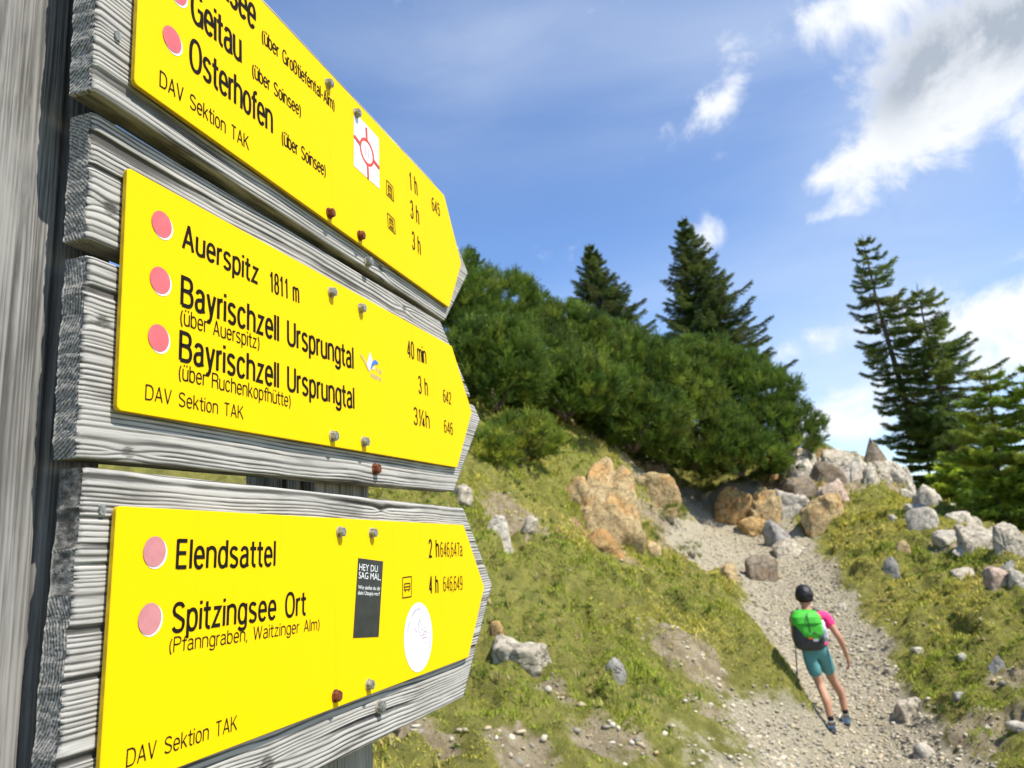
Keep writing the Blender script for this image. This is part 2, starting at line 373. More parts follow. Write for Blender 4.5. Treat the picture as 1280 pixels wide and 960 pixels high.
SPUR = [path_pt(835, 890, 690, 14.6), path_pt(855, 950, 690, 16.0), path_pt(870, 1000, 690, 16.5)]
def P2(px, py, Y): q = at(px, py, Y); return (q[0], q[1])
BARE = [(P2(530, 925, 4.9), .26), (P2(650, 940, 5.0), .26), (P2(690, 890, 6.0), .20), (P2(770, 945, 5.5), .36), (P2(860, 835, 8.5), .36), (P2(905, 905, 7.2), .50), (P2(640, 650, 10.8), .55), (P2(760, 690, 12.4), .5), (P2(850, 680, 15), .9),
        (P2(940, 620, 19.8), 1.6), (P2(1010, 600, 19.5), 1.5), (P2(1110, 600, 20.2), 1.3), (P2(1240, 660, 13.4), .9), (P2(1255, 830, 8.2), .35), (P2(1230, 890, 7.6), .5), (P2(860, 600, 20.5), 2.2), (P2(780, 560, 17.5), 1.3), (P2(820, 770, 10.0), .25), (P2(880, 770, 10.2), .3)]
MOUNDS = [(P2(975, 892, 8.7), .46, .36), (P2(905, 810, 9.6), .7, .16), (P2(800, 800, 9.0), .6, .12)]
def soft(x): return np.clip(x, 0, 1)
def masks(xy):
    pd = np.minimum(poly_dist(xy, PATH), poly_dist(xy, SPUR))
    n = fbm(p3(xy[:, 0]*1.1, xy[:, 1]*1.1, 0), 4, 5)
    path = soft(1.35 - pd*.85 + n*.28)
    for (mx, my), mr, mh in MOUNDS[:1]: path = path*(1-np.exp(-((xy[:, 0]-mx)**2+(xy[:, 1]-my)**2)/(mr*.85)**2)*.95)
    path = np.where(path > .5, soft(.5+(path-.5)*2.2), soft(path*1.0))
    bare = np.zeros(len(xy))
    for c, r in BARE:
        d = np.linalg.norm(xy-np.array(c), axis=1)/r; bare = np.maximum(bare, soft(1.25-d*.8+n*.5))
    return path, bare
def domes(xy, cell, seed):
    """hummocks: domes round jittered points, creased where they meet"""
    q = xy/cell; i = np.floor(q); best = np.full(len(q), 9.0); hgt = np.zeros(len(q))
    for dx in (-1, 0, 1):
        for dy in (-1, 0, 1):
            c = i+np.array([dx, dy]); j = np.stack([hash3(c[:, 0], c[:, 1], c[:, 0]*0, seed+k) for k in range(3)], 1)
            d = np.linalg.norm(q-(c+.15+.7*j[:, :2]), axis=1)/(.55+.55*j[:, 2]); m = d < best; best = np.where(m, d, best); hgt = np.where(m, .35+.65*j[:, 2], hgt)
    return np.sqrt(np.clip(1-(best/.95)**2, 0, 1))*hgt
def height(xy, rough=True):
    xy = np.asarray(xy, float); z = np.zeros(len(xy))
    for s in range(0, len(xy), 20000):
        q = xy[s:s+20000]; z[s:s+20000] = tps(q, PTS[:, :2])@SOL[:len(PTS)] + np.c_[np.ones(len(q)), q]@SOL[len(PTS):]
    r = np.linalg.norm(xy-np.array([2.5, 11]), axis=1)
    far = soft((r-20)/30); far = far*far*(3-2*far)
    z = z*(1-far) + far*(-14 - .38*np.minimum(r, 700) + 9*fbm(p3(xy[:, 0]*.02, xy[:, 1]*.02, 0), 4, 9)) if far.max() > 0 else z
    if rough:
        path, bare = masks(xy); k = 1-path*.85
        w = fbm(p3(xy[:, 0]*.5, xy[:, 1]*.5, 0), 3, 30, .5)*.3
        b = fbm(p3(xy[:, 0]*.95+w, xy[:, 1]*.95, 0), 5, 31, .55)
        lump = np.abs(fbm(p3(xy[:, 0]*2.4+w*2, xy[:, 1]*2.1, 3.0), 3, 41))
        near = soft((np.hypot(xy[:, 0], xy[:, 1])-1.5)/2.5)
        hh_ = z/.30+fbm(p3(xy[:, 0]*.9, xy[:, 1]*.9, 8.0), 3, 91)*2.2; fr_ = hh_-np.floor(hh_); ter = (np.clip((fr_-.62)/.30, 0, 1)-fr_)*.30
        ter = ter*np.clip(.35+1.3*fbm(p3(xy[:, 0]*.6, xy[:, 1]*.6, 2.0), 2, 95), 0, .75)
        z = z + near*(k*(ter + b*.19 - lump*.30 + .07) + fbm(p3(xy[:, 0]*6, xy[:, 1]*6, 0), 3, 51)*(.022+.02*k))
        for (mx, my), mr, mh in MOUNDS: z = z + mh*np.exp(-((xy[:, 0]-mx)**2+(xy[:, 1]-my)**2)/mr**2)
        z = z + near*k*(.04-.12*np.abs(fbm(p3(xy[:, 0]*4.3, xy[:, 1]*4.0, 5.0), 2, 63)))
        wq = xy+.10*np.stack([fbm(p3(xy[:, 0]*3, xy[:, 1]*3, 1.0+9*k_), 2, 66) for k_ in (0, 1)], 1)
        dm = np.clip(.55+1.4*fbm(p3(xy[:, 0]*.55, xy[:, 1]*.55, 3.0), 2, 68), .12, 1)*soft(1.1-path*2)
        z = z + near*dm*(.15*domes(wq, .52, 300)+.075*domes(wq, .24, 400)-.06)
        z = z - .10*path*near
    return z
def H(x, y): return float(height(np.array([[x, y]]))[0])
def axis(c0, c1, fine, ext):
    a = list(np.arange(c0, c1, fine)); st = fine; x = c1; out = []
    while x < ext: out.append(x); st *= 1.22; x += st
    lo = []; st = fine; x = c0-fine
    while x > -ext: lo.append(x); st *= 1.22; x -= st
    return np.array(lo[::-1]+a+out)
gx = axis(-3.6, 13.0, .055, 2500); gy = axis(3.4, 26.0, .06, 2500)
GX, GY = np.meshgrid(gx, gy); xy = np.c_[GX.ravel(), GY.ravel()]
GZ = height(xy); gpath, gbare = masks(xy)
OCH = [(P2(930, 640, 19.5), 1.6), (P2(1010, 640, 18.4), 1.2), (P2(755, 680, 12.9), .7), (P2(1000, 590, 20.5), 1.0)]
goch = np.max([np.exp(-((xy[:, 0]-c_[0])**2+(xy[:, 1]-c_[1])**2)/r_**2) for c_, r_ in OCH], 0)
nx, ny = len(gx), len(gy); idx = np.arange(nx*ny).reshape(ny, nx)
quads = np.stack([idx[:-1, :-1].ravel(), idx[:-1, 1:].ravel(), idx[1:, 1:].ravel(), idx[1:, :-1].ravel()], 1)
tag(mesh_np('ground', np.c_[xy, GZ], quads, M_GROUND, None, True, dict(path=gpath, bare=gbare, ochre=goch)), kind='structure')

def ground_hit(px, py):
    """where the sight line of the photo meets the ground: used once, to read positions off the photograph"""
    d = ray(px, py); ts = np.linspace(3.0, 30, 900)/d[1]; p = EYE+ts[:, None]*d
    below = p[:, 2] < height(p[:, :2]); i = int(np.argmax(below)) if below.any() else len(ts)-1
    return p[i]

# ------------------------------------------------------------------ the finger signs
FR = [dict(O=(-.2914, .5486, .3801), u=(.2845, .9586, .0084), v=(-.0024, -.0081, 1.0), L=.6846, T=.7530, h=.2),
      dict(O=(-.3005, .5647, .1146), u=(.3030, .9529, .0094), v=(-.0028, -.0089, 1.0), L=.6798, T=.7559, h=.2),
      dict(O=(-.3017, .5681, -.1571), u=(.3053, .9521, -.0177), v=(.0054, .0169, .9998), L=.6922, T=.7722, h=.2)]
for fr in FR:
    u = unit(fr['u']); v = np.array(fr['v']); v = unit(v-u*(u@v)); n = np.cross(u, v); O = np.array(fr['O'])+EYE
    fr.update(u=u, v=v, n=n, O=O, M=Matrix(((u[0], v[0], n[0], O[0]), (u[1], v[1], n[1], O[1]), (u[2], v[2], n[2], O[2]), (0, 0, 0, 1))))
def on(i, px, py, c=0.0):
    fr = FR[i]; d = ray(px, py); O = fr['O']+c*fr['n']-EYE; t = (O@fr['n'])/(d@fr['n']); X = t*d-(fr['O']-EYE)
    return np.array([X@fr['u'], X@fr['v']])
PF, PTH = -.007, .024      # plank front plane and thickness

def plank(parent, b0, b1, left, tip, seed, knots=(), name='plank', lean=0.0):
    """arrow-ended board with raised grain, in the plate's frame. tip(v) gives the right end at height v"""
    nu, nv = 190, int((b1-b0)/.00062)
    S = np.linspace(0, 1, nu); V = np.linspace(b0, b1, nv)
    vv, ss = np.meshgrid(V, S, indexing='ij'); vv = vv.ravel(); ss = ss.ravel()
    right = np.array([tip(x) for x in V]).repeat(nu)
    rough_end = fbm(p3(V*90, V*0, seed), 3, seed)*.0016
    L0 = (left + lean*(V-b0) + rough_end).repeat(nu)
    uu = L0 + ss*(right-L0)
    r = vv + .006*fbm(p3(uu*3.2, vv*6, seed), 3, seed+1) + .0012*fbm(p3(uu*14, vv*30, seed), 2, seed+2)
    for (ku, kv, kr, amp) in knots:
        d = np.hypot((uu-ku)*.55, vv-kv); r = r + amp*np.sign(vv-kv)*np.exp(-(d/kr)**2)
    lam = .0056*(1+.45*vnoise(p3(r*38, r*0, seed), seed+3))
    ph = r/.0043 + .8*vnoise(p3(r*70, r*0, seed), seed+4)
    ring = .5+.5*np.sin(2*np.pi*ph); g = 1-(1-ring)**2.6
    g = g*(.80+.20*vnoise(p3(uu*30, r*520, seed), seed+5)) 
    crack = np.clip((vnoise(p3(uu*2.4, r*150, seed+9.0), seed+6)-.62)*4, 0, 1)
    dep = (1-g)*.00075*(.45+.6*np.clip(fbm(p3(uu*5, vv*40, seed), 2, seed+7)+.5, 0, 1)) + crack*.0022
    for (ku, kv, kr, amp) in knots:
        d = np.hypot((uu-ku)*.8, vv-kv); dep = dep + .0022*np.exp(-(d/(kr*.35))**2)*(.6+.4*np.sin(d*5200)); g = np.where(d < kr*.42, g*.35, g)
    g = g*(1-crack)
    # the ridges run out over the worn left end and the cut edges
    edge = np.minimum(uu-L0, .006)/.006; dep = dep + (1-edge)**2*.0022
    top = np.minimum(np.minimum(vv-b0, b1-vv), .003)/.003; dep = dep + (1-top)**2*.0014
    front = np.c_[uu, vv, PF-dep]; rows = np.arange(nv*nu).reshape(nv, nu)
    fq = [np.stack([rows[:-1, :-1].ravel(), rows[:-1, 1:].ravel(), rows[1:, 1:].ravel(), rows[1:, :-1].ravel()], 1)]
    ring_ids = np.r_[rows[0, :], rows[1:, -1], rows[-1, -2::-1], rows[-2:0:-1, 0]]
    verts = [front]; grain = [g]; mi = [np.zeros(len(fq[0]), int)]
    K = 9; cur = ring_ids; base = len(front); m = len(ring_ids)
    B = front[ring_ids]; gb = g[ring_ids]; isl = B[:, 0] < left+.004; isr = np.r_[np.zeros(nu, bool), np.ones(nv-1, bool), np.zeros(m-nu-nv+1, bool)]
    end = (isl | isr)
    for k in range(1, K+1):
        t = k/K; q = B.copy(); q[:, 2] = (PF-.001)*(1-t) + (PF-PTH)*t if k > 1 else np.minimum(B[:, 2], PF-.001-PTH/K*.5)
        w = fbm(p3(B[:, 1]*260, t*7+B[:, 0]*0, seed+B[:, 0]*20), 3, seed+8)*.0011*(1-.3*t)
        q[:, 0] += np.where(isl, w, 0) + np.where(isr, w*.6, 0); q[:, 1] += np.where(end, 0, w*.5)
        verts.append(q); grain.append(np.clip(.35+.5*fbm(p3(B[:, 0]*30, B[:, 1]*330, t*5), 3, seed+12), 0, 1) if k < K else gb*0+.3)
        new = base+np.arange(m)+(k-1)*m
        fq.append(np.stack([cur, new, np.roll(new, -1), np.roll(cur, -1)], 1)); mi.append(np.where(end, 1, 0)); cur = new
    V_ = np.vstack(verts); F = np.vstack(fq); o = mesh_np(name, V_, F, [M_PLANK, M_ENDGRAIN], parent, True, dict(grain=np.concatenate(grain)), np.concatenate(mi))
    # close the back
    bm = bmesh.new(); bm.from_mesh(o.data); bm.verts.ensure_lookup_table(); bm.faces.new([bm.verts[int(i)] for i in cur]); bm.to_mesh(o.data); bm.free()
    o.data.materials.append(M_PLANK)
    return o
def arrow(pts):
    vs = [p[0] for p in pts]; us = [p[1] for p in pts]
    return lambda v: float(np.interp(v, vs, us))

def plate(parent, L, T, h=.2, th=.004):
    R = .004
    def rc(cx, cy, a0, a1): return [(cx+R*math.cos(math.radians(a0+(a1-a0)*k/4)), cy+R*math.sin(math.radians(a0+(a1-a0)*k/4))) for k in range(5)]
    out = rc(R, R, 180, 270) + [(L-.002, 0), (L, .001)] + [(T-.001, h/2-.0015), (T, h/2), (T-.001, h/2+.0015)] + [(L, h-.001), (L-.002, h)] + rc(R, h-R, 90, 180)
    g = Geo(); e = .0005; n = len(out); c = (L/2, h/2)
    ins = [(c[0]+(x-c[0])*(1-e/(L/2)), c[1]+(y-c[1])*(1-e/(h/2))) for x, y in out]
    g.v = [(x, y, -th) for x, y in out]+[(x, y, -e) for x, y in out]+[(x, y, 0) for x, y in ins]
    g.f = [list(range(n))[::-1], list(range(2*n, 3*n))]
    g.f += [(k*n+i, k*n+(i+1) % n, (k+1)*n+(i+1) % n, (k+1)*n+i) for k in (0, 1) for i in range(n)]
    mi = [0, 0]+[1]*n+[0]*n
    return mesh_np('plate', g.v, g.f, [M_YELLOW, M_EDGE], parent, False, None, mi)

_FC = {}
def text_geo(body, offset):
    """serif-less built-in face, only for the tiny sticker print"""
    cu = bpy.data.curves.new('lettering', 'FONT'); cu.body = body; cu.offset = offset; cu.resolution_u = 3; cu.fill_mode = 'FRONT'
    ob = bpy.data.objects.new('lettering', cu); COL.objects.link(ob)
    dg = bpy.context.evaluated_depsgraph_get(); me = ob.evaluated_get(dg).to_mesh()
    v = np.zeros(len(me.vertices)*3); me.vertices.foreach_get('co', v); v = v.reshape(-1, 3)
    f = [list(p.vertices) for p in me.polygons]
    ob.evaluated_get(dg).to_mesh_clear(); bpy.data.objects.remove(ob); bpy.data.curves.remove(cu)
    return v, f
CAP = text_geo('H', 0.0)[0][:, 1].max()
def arc(cx, cy, rx, ry, a0, a1, e=2.35):
    n = max(4, int(abs(a1-a0)/14)); o = []
    for k in range(n+1):
        t = math.radians(a0+(a1-a0)*k/n); c_, s_ = math.cos(t), math.sin(t)
        o.append((cx+rx*math.copysign(abs(c_)**(2/e), c_), cy+ry*math.copysign(abs(s_)**(2/e), s_)))
    return o
def glyph(ch):
    """condensed grotesque, drawn as centre lines in units of the capital height: (width, strokes)"""
    X = .74
    if ch == ' ': return .30, []
    if ch in 'üö': w, st = glyph('u' if ch == 'ü' else 'o'); return w, st+[[(.09, .88), (.09, 1.0)], [(.31, .88), (.31, 1.0)]]
    bowl = arc(.2, .37, .2, .35, 0, 360)
    G_ = {
     'a': (.40, [arc(.2, .53, .17, .19, 165, 0)+[(.37, .12), (.41, 0)], [(.37, .44), (.22, .41)]+arc(.18, .205, .17, .19, 100, 300)+[(.37, .16)]]),
     'b': (.40, [[(0, 0), (0, 1)], bowl]), 'd': (.40, [[(.4, 0), (.4, 1)], bowl]), 'p': (.40, [[(0, -.25), (0, X)], bowl]),
     'g': (.40, [bowl, [(.4, X), (.4, -.03)]+arc(.2, -.05, .2, .18, 0, -160)]),
     'c': (.38, [arc(.2, .37, .2, .35, 35, 325)]), 'e': (.40, [[(.02, .385), (.40, .385)]+arc(.2, .37, .2, .35, 4, 322)]),
     'o': (.40, [bowl]), 'n': (.40, [[(0, 0), (0, X)], [(0, .42)]+arc(.2, .48, .2, .24, 165, 0)+[(.4, 0)]]), 'h': (.40, [[(0, 0), (0, 1)], [(0, .42)]+arc(.2, .48, .2, .24, 165, 0)+[(.4, 0)]]),
     'm': (.66, [[(0, 0), (0, X)], [(0, .44)]+arc(.165, .5, .165, .22, 165, 0)+[(.33, 0)], [(.33, .44)]+arc(.495, .5, .165, .22, 165, 0)+[(.66, 0)]]),
     'u': (.40, [[(0, X)]+arc(.2, .26, .2, .24, 180, 345)+[(.4, .32)], [(.4, X), (.4, 0)]]),
     'r': (.17, [[(0, 0), (0, X)], [(0, .42)]+arc(.22, .46, .22, .25, 170, 88)]), 'i': (.0, [[(0, 0), (0, X)], [(0, .88), (0, 1)]]), 'l': (.0, [[(0, 0), (0, 1)]]),
     't': (.22, [[(.09, .96)]+arc(.25, .18, .16, .16, 180, 275), [(-.07, X-.05), (.28, X-.05)]]), 'f': (.20, [arc(.27, .80, .18, .17, 85, 180)+[(.09, 0)], [(-.07, X-.05), (.27, X-.05)]]),
     's': (.38, [arc(.19, .535, .17, .18, 25, 180)+[(.06, .44), (.32, .31)]+arc(.19, .20, .18, .18, 20, -155)]), 'S': (.48, [arc(.24, .72, .22, .24, 20, 180)+[(.07, .61), (.41, .41)]+arc(.24, .27, .23, .24, 20, -160)]),
     'k': (.38, [[(0, 0), (0, 1)], [(.36, X), (.01, .28)], [(.13, .43), (.39, 0)]]), 'y': (.38, [[(0, X), (.2, .03)], [(.38, X), (.17, -.12), (.1, -.23), (0, -.23)]]),
     'z': (.36, [[(.02, X-.05), (.34, X-.05), (.0, .05), (.37, .05)]]), 'ß': (.42, [[(0, 0), (0, .75)]+arc(.19, .76, .19, .22, 178, -70)+[(.2, .52)], [(.2, .53)]+arc(.2, .28, .22, .25, 80, -110)]),
     'G': (.54, [arc(.27, .5, .27, .48, 38, 318)+[(.52, .30), (.52, .47), (.30, .47)], [(.53, .47), (.53, 0)]]), 'O': (.54, [arc(.27, .5, .27, .48, 0, 360)]),
     'D': (.52, [[(0, .02), (0, .97), (.2, .97)]+arc(.24, .5, .28, .47, 88, -88)+[(.2, .03), (0, .03)]]), 'A': (.52, [[(0, 0), (.26, 1)], [(.26, 1), (.52, 0)], [(.1, .31), (.42, .31)]]), 'V': (.5, [[(0, 1), (.25, 0)], [(.25, 0), (.5, 1)]]),
     'T': (.46, [[(0, .95), (.46, .95)], [(.23, .95), (.23, 0)]]), 'K': (.5, [[(0, 0), (0, 1)], [(.46, 1), (.02, .40)], [(.16, .58), (.5, 0)]]),
     'B': (.5, [[(0, .03), (0, .97), (.22, .97)]+arc(.24, .755, .22, .215, 88, -88)+[(0, .53)], [(.22, .53)]+arc(.25, .28, .25, .25, 88, -88)+[(0, .03)]]),
     'U': (.5, [[(0, 1)]+arc(.25, .3, .25, .28, 180, 360)+[(.5, 1)]]), 'R': (.5, [[(0, 0), (0, .97), (.24, .97)]+arc(.25, .745, .24, .225, 88, -88)+[(0, .52)], [(.24, .52)]+arc(.28, .34, .2, .18, 80, 0)+[(.51, 0)]]),
     'E': (.42, [[(0, 0), (0, 1)], [(0, .95), (.42, .95)], [(0, .53), (.39, .53)], [(0, .05), (.43, .05)]]), 'P': (.48, [[(0, 0), (0, .97), (.22, .97)]+arc(.24, .73, .24, .24, 88, -88)+[(0, .49)]]),
     'W': (.78, [[(0, 1), (.19, 0)], [(.19, 0), (.39, .98)], [(.39, .98), (.59, 0)], [(.59, 0), (.78, 1)]]),
     '0': (.42, [arc(.21, .5, .2, .48, 0, 360)]), '1': (.42, [[(.06, .78), (.16, .82), (.24, .98)], [(.25, 1), (.25, 0)]]), '2': (.42, [arc(.21, .72, .19, .26, 170, -15)+[(.03, .05), (.41, .05)]]),
     '3': (.42, [arc(.2, .74, .18, .24, 165, -75)+[(.16, .52)], [(.18, .52)]+arc(.2, .27, .2, .25, 75, -165)]), '4': (.44, [[(.33, 0), (.33, .98)], [(.33, .98), (.02, .27)], [(0, .25), (.45, .25)]]),
     '5': (.42, [[(.38, .95), (.08, .95), (.04, .50)]+arc(.2, .32, .2, .30, 135, -160)]), '6': (.42, [arc(.21, .31, .19, .29, 0, 360), arc(.24, .62, .22, .36, 50, 178)+[(.02, .33)]]), '7': (.42, [[(0, .95), (.4, .95), (.15, 0)]]),
     '8': (.42, [arc(.2, .75, .17, .23, 0, 360), arc(.2, .28, .2, .26, 0, 360)]), '9': (.42, [arc(.21, .69, .19, .29, 0, 360), arc(.18, .38, .22, .36, 230, 358)+[(.40, .67)]]),
     '¼': (.74, [[(.04, .86), (.14, .98)], [(.15, 1), (.15, .46)], [(.08, -.02), (.58, 1.02)], [(.62, 0), (.62, .54)], [(.62, .54), (.44, .16)], [(.43, .14), (.72, .14)]]),
     '(': (.14, [arc(.30, .38, .28, .62, 125, 235, 2)]), ')': (.10, [arc(-.16, .38, .28, .62, 55, -55, 2)]), '-': (.24, [[(0, .36), (.24, .36)]]), ',': (.02, [[(.01, .09), (.01, -.02), (-.03, -.14)]]), '.': (.0, [[(0, 0), (0, .1)]]), '?': (.4, [arc(.2, .75, .18, .23, 170, -60)+[(.2, .28)], [(.2, 0), (.2, .1)]])}
    return G_[ch]
def stroke_word(body, a, b, ch, wt):
    """2-D polygons of a word between a and b (ends of the baseline), stroke width wt in capital heights"""
    x = 0; lines = []
    for c in body:
        w, st = glyph(c)
        if c != ' ' and x > 0 or lines: pass
        for ln in st: lines.append([(x+q[0], q[1]) for q in ln])
        x += w+(.168 if c not in 'il' else .175)+(.03 if wt > .12 else .0)
    A_ = np.array([q[0] for ln in lines for q in ln]); x0, x1 = A_.min(), A_.max()
    d = np.array(b)-np.array(a); L = np.linalg.norm(d); d /= L; e = np.array([-d[1], d[0]]); hw = wt*ch/2; a = np.array(a)+d*hw; L -= 2*hw
    V_, F_ = [], []
    for ln in lines:
        P = np.array([a+d*((q[0]-x0)/(x1-x0)*L)+e*q[1]*ch for q in ln]); keep = [0]+[k for k in range(1, len(P)) if np.linalg.norm(P[k]-P[k-1]) > ch*.004]; P = P[keep]
        closed = np.linalg.norm(P[0]-P[-1]) < ch*.02 and len(P) > 5
        if closed: P = P[:-1]
        n = len(P); T = [unit(P[(k+1) % n]-P[k]) for k in range(n if closed else n-1)]; S = []
        for k in range(n):
            t0 = T[k-1] if (k > 0 or closed) else T[0]; t1 = T[k] if k < len(T) else T[-1]
            m = t0+t1; m = m/(np.linalg.norm(m)+1e-9); nm = np.array([-m[1], m[0]]); cs = max(.5, float(nm@np.array([-t0[1], t0[0]])))
            S.append((P[k]-nm*hw/cs, P[k]+nm*hw/cs))
        z = len(F_)*0+len(V_)*1e-8; base = len(V_)
        for q0, q1 in S: V_ += [(*q0, z), (*q1, z)]
        for k in range(n if closed else n-1): k2 = (k+1) % n; F_.append([base+2*k, base+2*k2, base+2*k2+1, base+2*k+1])
    return V_, F_
def lettering(i, parent, body, pl, pr, capx, bold=0.0, mat=None, z=.0004, cap_from=None):
    """words from pixel pl (left end of the baseline) to pr, capital height capx pixels above pl"""
    a, b = on(i, *pl), on(i, *pr); c = on(i, pl[0], pl[1]-capx); ch = np.linalg.norm(c-a)
    return word(parent, body, a, b, ch, bold, mat, z)
def word(parent, body, a, b, ch, bold=0.0, mat=None, z=.0004, serif=False):
    if serif:
        v, f = text_geo(body, bold); d = np.array(b)-np.array(a); L = np.linalg.norm(d); d /= L; e = np.array([-d[1], d[0]])
        x = (v[:, 0]-v[:, 0].min())/(v[:, 0].max()-v[:, 0].min())*L; y = v[:, 1]/CAP*ch
        q = np.array(a)+x[:, None]*d+y[:, None]*e
        return mesh_np('lettering', np.c_[q, np.full(len(q), z)], f, mat or M_BLACK, parent)
    v, f = stroke_word(body, a, b, ch, bold)
    return mesh_np('lettering', [(x, y, z+w) for x, y, w in v], f, mat or M_BLACK, parent)
def disc(parent, name, c, r, mat, z, ry=None, n=32):
    g = Geo(); g.flat([(c[0]+r*math.cos(k*2*math.pi/n), c[1]+(ry or r)*math.sin(k*2*math.pi/n)) for k in range(n)], z); return g.build(name, mat, parent)
def marker(i, parent, px, py, pale=False, r=.0118):
    c = on(i, px, py); w = disc(parent, 'marker_dot', (c[0]+.0012, c[1]-.0008), r, M_WHITE, .0003)
    disc(w, 'paint', (c[0]-.0002, c[1]+.0003), r*.97, M_PALEPINK if pale else M_PINK, .0006)
def bolt(i, parent, px, py, mat=None, c=0.0, big=1.0, name='bolt'):
    p = on(i, px, py, c+.004); g = Geo(); r = .0058*big; n = 20
    w = Geo(); w.prism([(p[0]+r*1.18*math.cos(k*2*math.pi/n), p[1]+r*1.18*math.sin(k*2*math.pi/n)) for k in range(n)], c-.001, c+.0013)
    o = w.build(name, M_ZINC if mat is None else mat, parent)
    a0 = random.random(); hexa = [(p[0]+r*.98*math.cos(a0+k*math.pi/3), p[1]+r*.98*math.sin(a0+k*math.pi/3)) for k in range(6)]
    g.prism(hexa, c+.0013, c+.0062*big)
    top = [(p[0]+r*.72*math.cos(k*2*math.pi/12), p[1]+r*.72*math.sin(k*2*math.pi/12)) for k in range(12)]; g.prism(top, c+.0062*big, c+.0068*big)
    hd = g.build('bolt_head', mat or M_STEEL, o)
    return o
def strokes(name, segs, w, mat, parent, z):
    g = Geo()
    for a, b in segs:
        a = np.array(a); b = np.array(b); d = unit(b-a); e = np.array([-d[1], d[0]])*w/2
        g.flat([a-e, b-e, b+e, a+e], z); z += .00001
    return g.build(name, mat, parent)
def quad_on(i, pts): return [on(i, *p) for p in pts]
def lerp2(q, s, t):   # q: tl tr br bl ; s right, t down
    return (q[0]*(1-s)+q[1]*s)*(1-t)+(q[3]*(1-s)+q[2]*s)*t

SIGN = [thing('hiking_sign', 'top yellow hiking sign naming Geitau and Osterhofen, cut by the frame', 'sign', FR[0]['M'], 'yellow finger signs on the wooden posts'),
        thing('hiking_sign', 'middle yellow hiking sign naming Auerspitz and Bayrischzell on two weathered boards', 'sign', FR[1]['M'], 'yellow finger signs on the wooden posts'),
        thing('hiking_sign', 'lowest yellow hiking sign naming Elendsattel, with black and round stickers', 'sign', FR[2]['M'], 'yellow finger signs on the wooden posts')]
# boards
plank(SIGN[0], -.0222, .2134, -.0326, arrow([(-.03, .673), (-.0232, .6797), (.0994, .8057), (.2134, .6521)]), 3, [(.45, -.008, .012, .004), (.02, .16, .014, .004)])
plank(SIGN[1], .1302, .2358, -.0278, arrow([(.0943, .8139), (.1302, .7726), (.221, .6681), (.236, .651)]), 17, [(-.008, .162, .013, .005), (.52, .222, .012, .004)])
plank(SIGN[1], -.0374, .1172, -.0262, arrow([(-.0384, .676), (-.0277, .6874), (.0943, .8139), (.118, .7867)]), 29, [(-.010, .068, .013, .004), (.02, -.030, .011, .003)])
plank(SIGN[2], -.0560, .2280, -.0292, arrow([(-.06, .679), (-.0338, .7034), (.0997, .8293), (.2282, .7087)]), 41, [(.43, .214, .008, .003), (.2, -.03, .02, .003)], lean=0.02)
PL = [plate(SIGN[i], FR[i]['L'], FR[i]['T'], FR[i]['h']) for i in range(3)]
# --- top sign
B, M_, S_ = .138, .115, .095
p = PL[0]
for px, py in ((215, 50), (222, -10), (226, -66)): marker(0, p, px, py)
lettering(0, p, 'Soinsee', (243, -42), (319, 39), 44, .118)
lettering(0, p, 'Geitau', (238, 24), (302, 79), 41, .118)
lettering(0, p, 'Osterhofen', (236, 84), (341, 167), 40, .118)
lettering(0, p, 'DAV Sektion TAK', (199, 107), (311, 188), 20, S_)
lettering(0, p, '(über Großtiefental-Alm)', (327, 52), (418, 139), 17, M_)
lettering(0, p, '(über Soinsee)', (315, 95), (376, 146), 17, M_)
lettering(0, p, '(über Soinsee)', (352, 179), (407, 221), 17, M_)
for s_, a_, b_ in (('1 h', (512, 236), (522, 245)), ('3 h', (513, 271), (524, 281)), ('3 h', (515, 310), (526, 319))): lettering(0, p, s_, a_, b_, 21, M_)
lettering(0, p, '645', (540, 262), (550, 271), 15, M_)
q = quad_on(0, [(442, 139), (473, 173), (474, 236), (442, 207)])
g = Geo(); g.flat([q[3], q[2], q[1], q[0]], .0004); stk = g.build('square_sticker', M_WHITE, p)
ctr = lerp2(q, .5, .52); hw = np.linalg.norm(q[1]-q[0])/2; hh = np.linalg.norm(q[3]-q[0])/2
ring = [(lerp2(q, .5+.26*math.cos(a), .52+.22*math.sin(a)), lerp2(q, .5+.26*math.cos(a+.27), .52+.22*math.sin(a+.27))) for a in np.arange(0, 6.28, .2618)]
strokes('emblem', ring, .0042, M_RED, stk, .0007)
for k, (a_, b_) in enumerate((((.47, .06), (.49, .30)), ((.51, .74), (.54, 1.0)), ((0, .45), (.24, .50)), ((.76, .56), (1.0, .60)))): strokes('emblem_arm', [(lerp2(q, *a_), lerp2(q, *b_))], .0046, M_RED, stk, .0012+k*.00002)
strokes('emblem_centre', [(lerp2(q, .40, .44), lerp2(q, .60, .44)), (lerp2(q, .40, .50), lerp2(q, .60, .50)), (lerp2(q, .40, .56), lerp2(q, .60, .56)), (lerp2(q, .43, .40), lerp2(q, .43, .62)), (lerp2(q, .57, .40), lerp2(q, .57, .62))], .0011, M_ROSE, stk, .0015)
def train_icon(i, par, q):
    def L(s, t): return lerp2(q, s, t)
    segs = [(L(0, 0), L(1, 0)), (L(1, 0), L(1, 1)), (L(1, 1), L(0, 1)), (L(0, 1), L(0, 0)), (L(.25, .2), L(.75, .2)), (L(.25, .2), L(.25, .72)), (L(.75, .2), L(.75, .72)), (L(.25, .72), L(.75, .72)), (L(.25, .32), L(.75, .32)), (L(.25, .5), L(.75, .5)), (L(.32, .76), L(.18, .92)), (L(.68, .76), L(.82, .92)), (L(.25, .85), L(.75, .85))]
    return strokes('train_symbol', segs, .0013, M_BLACK, par, .0005)
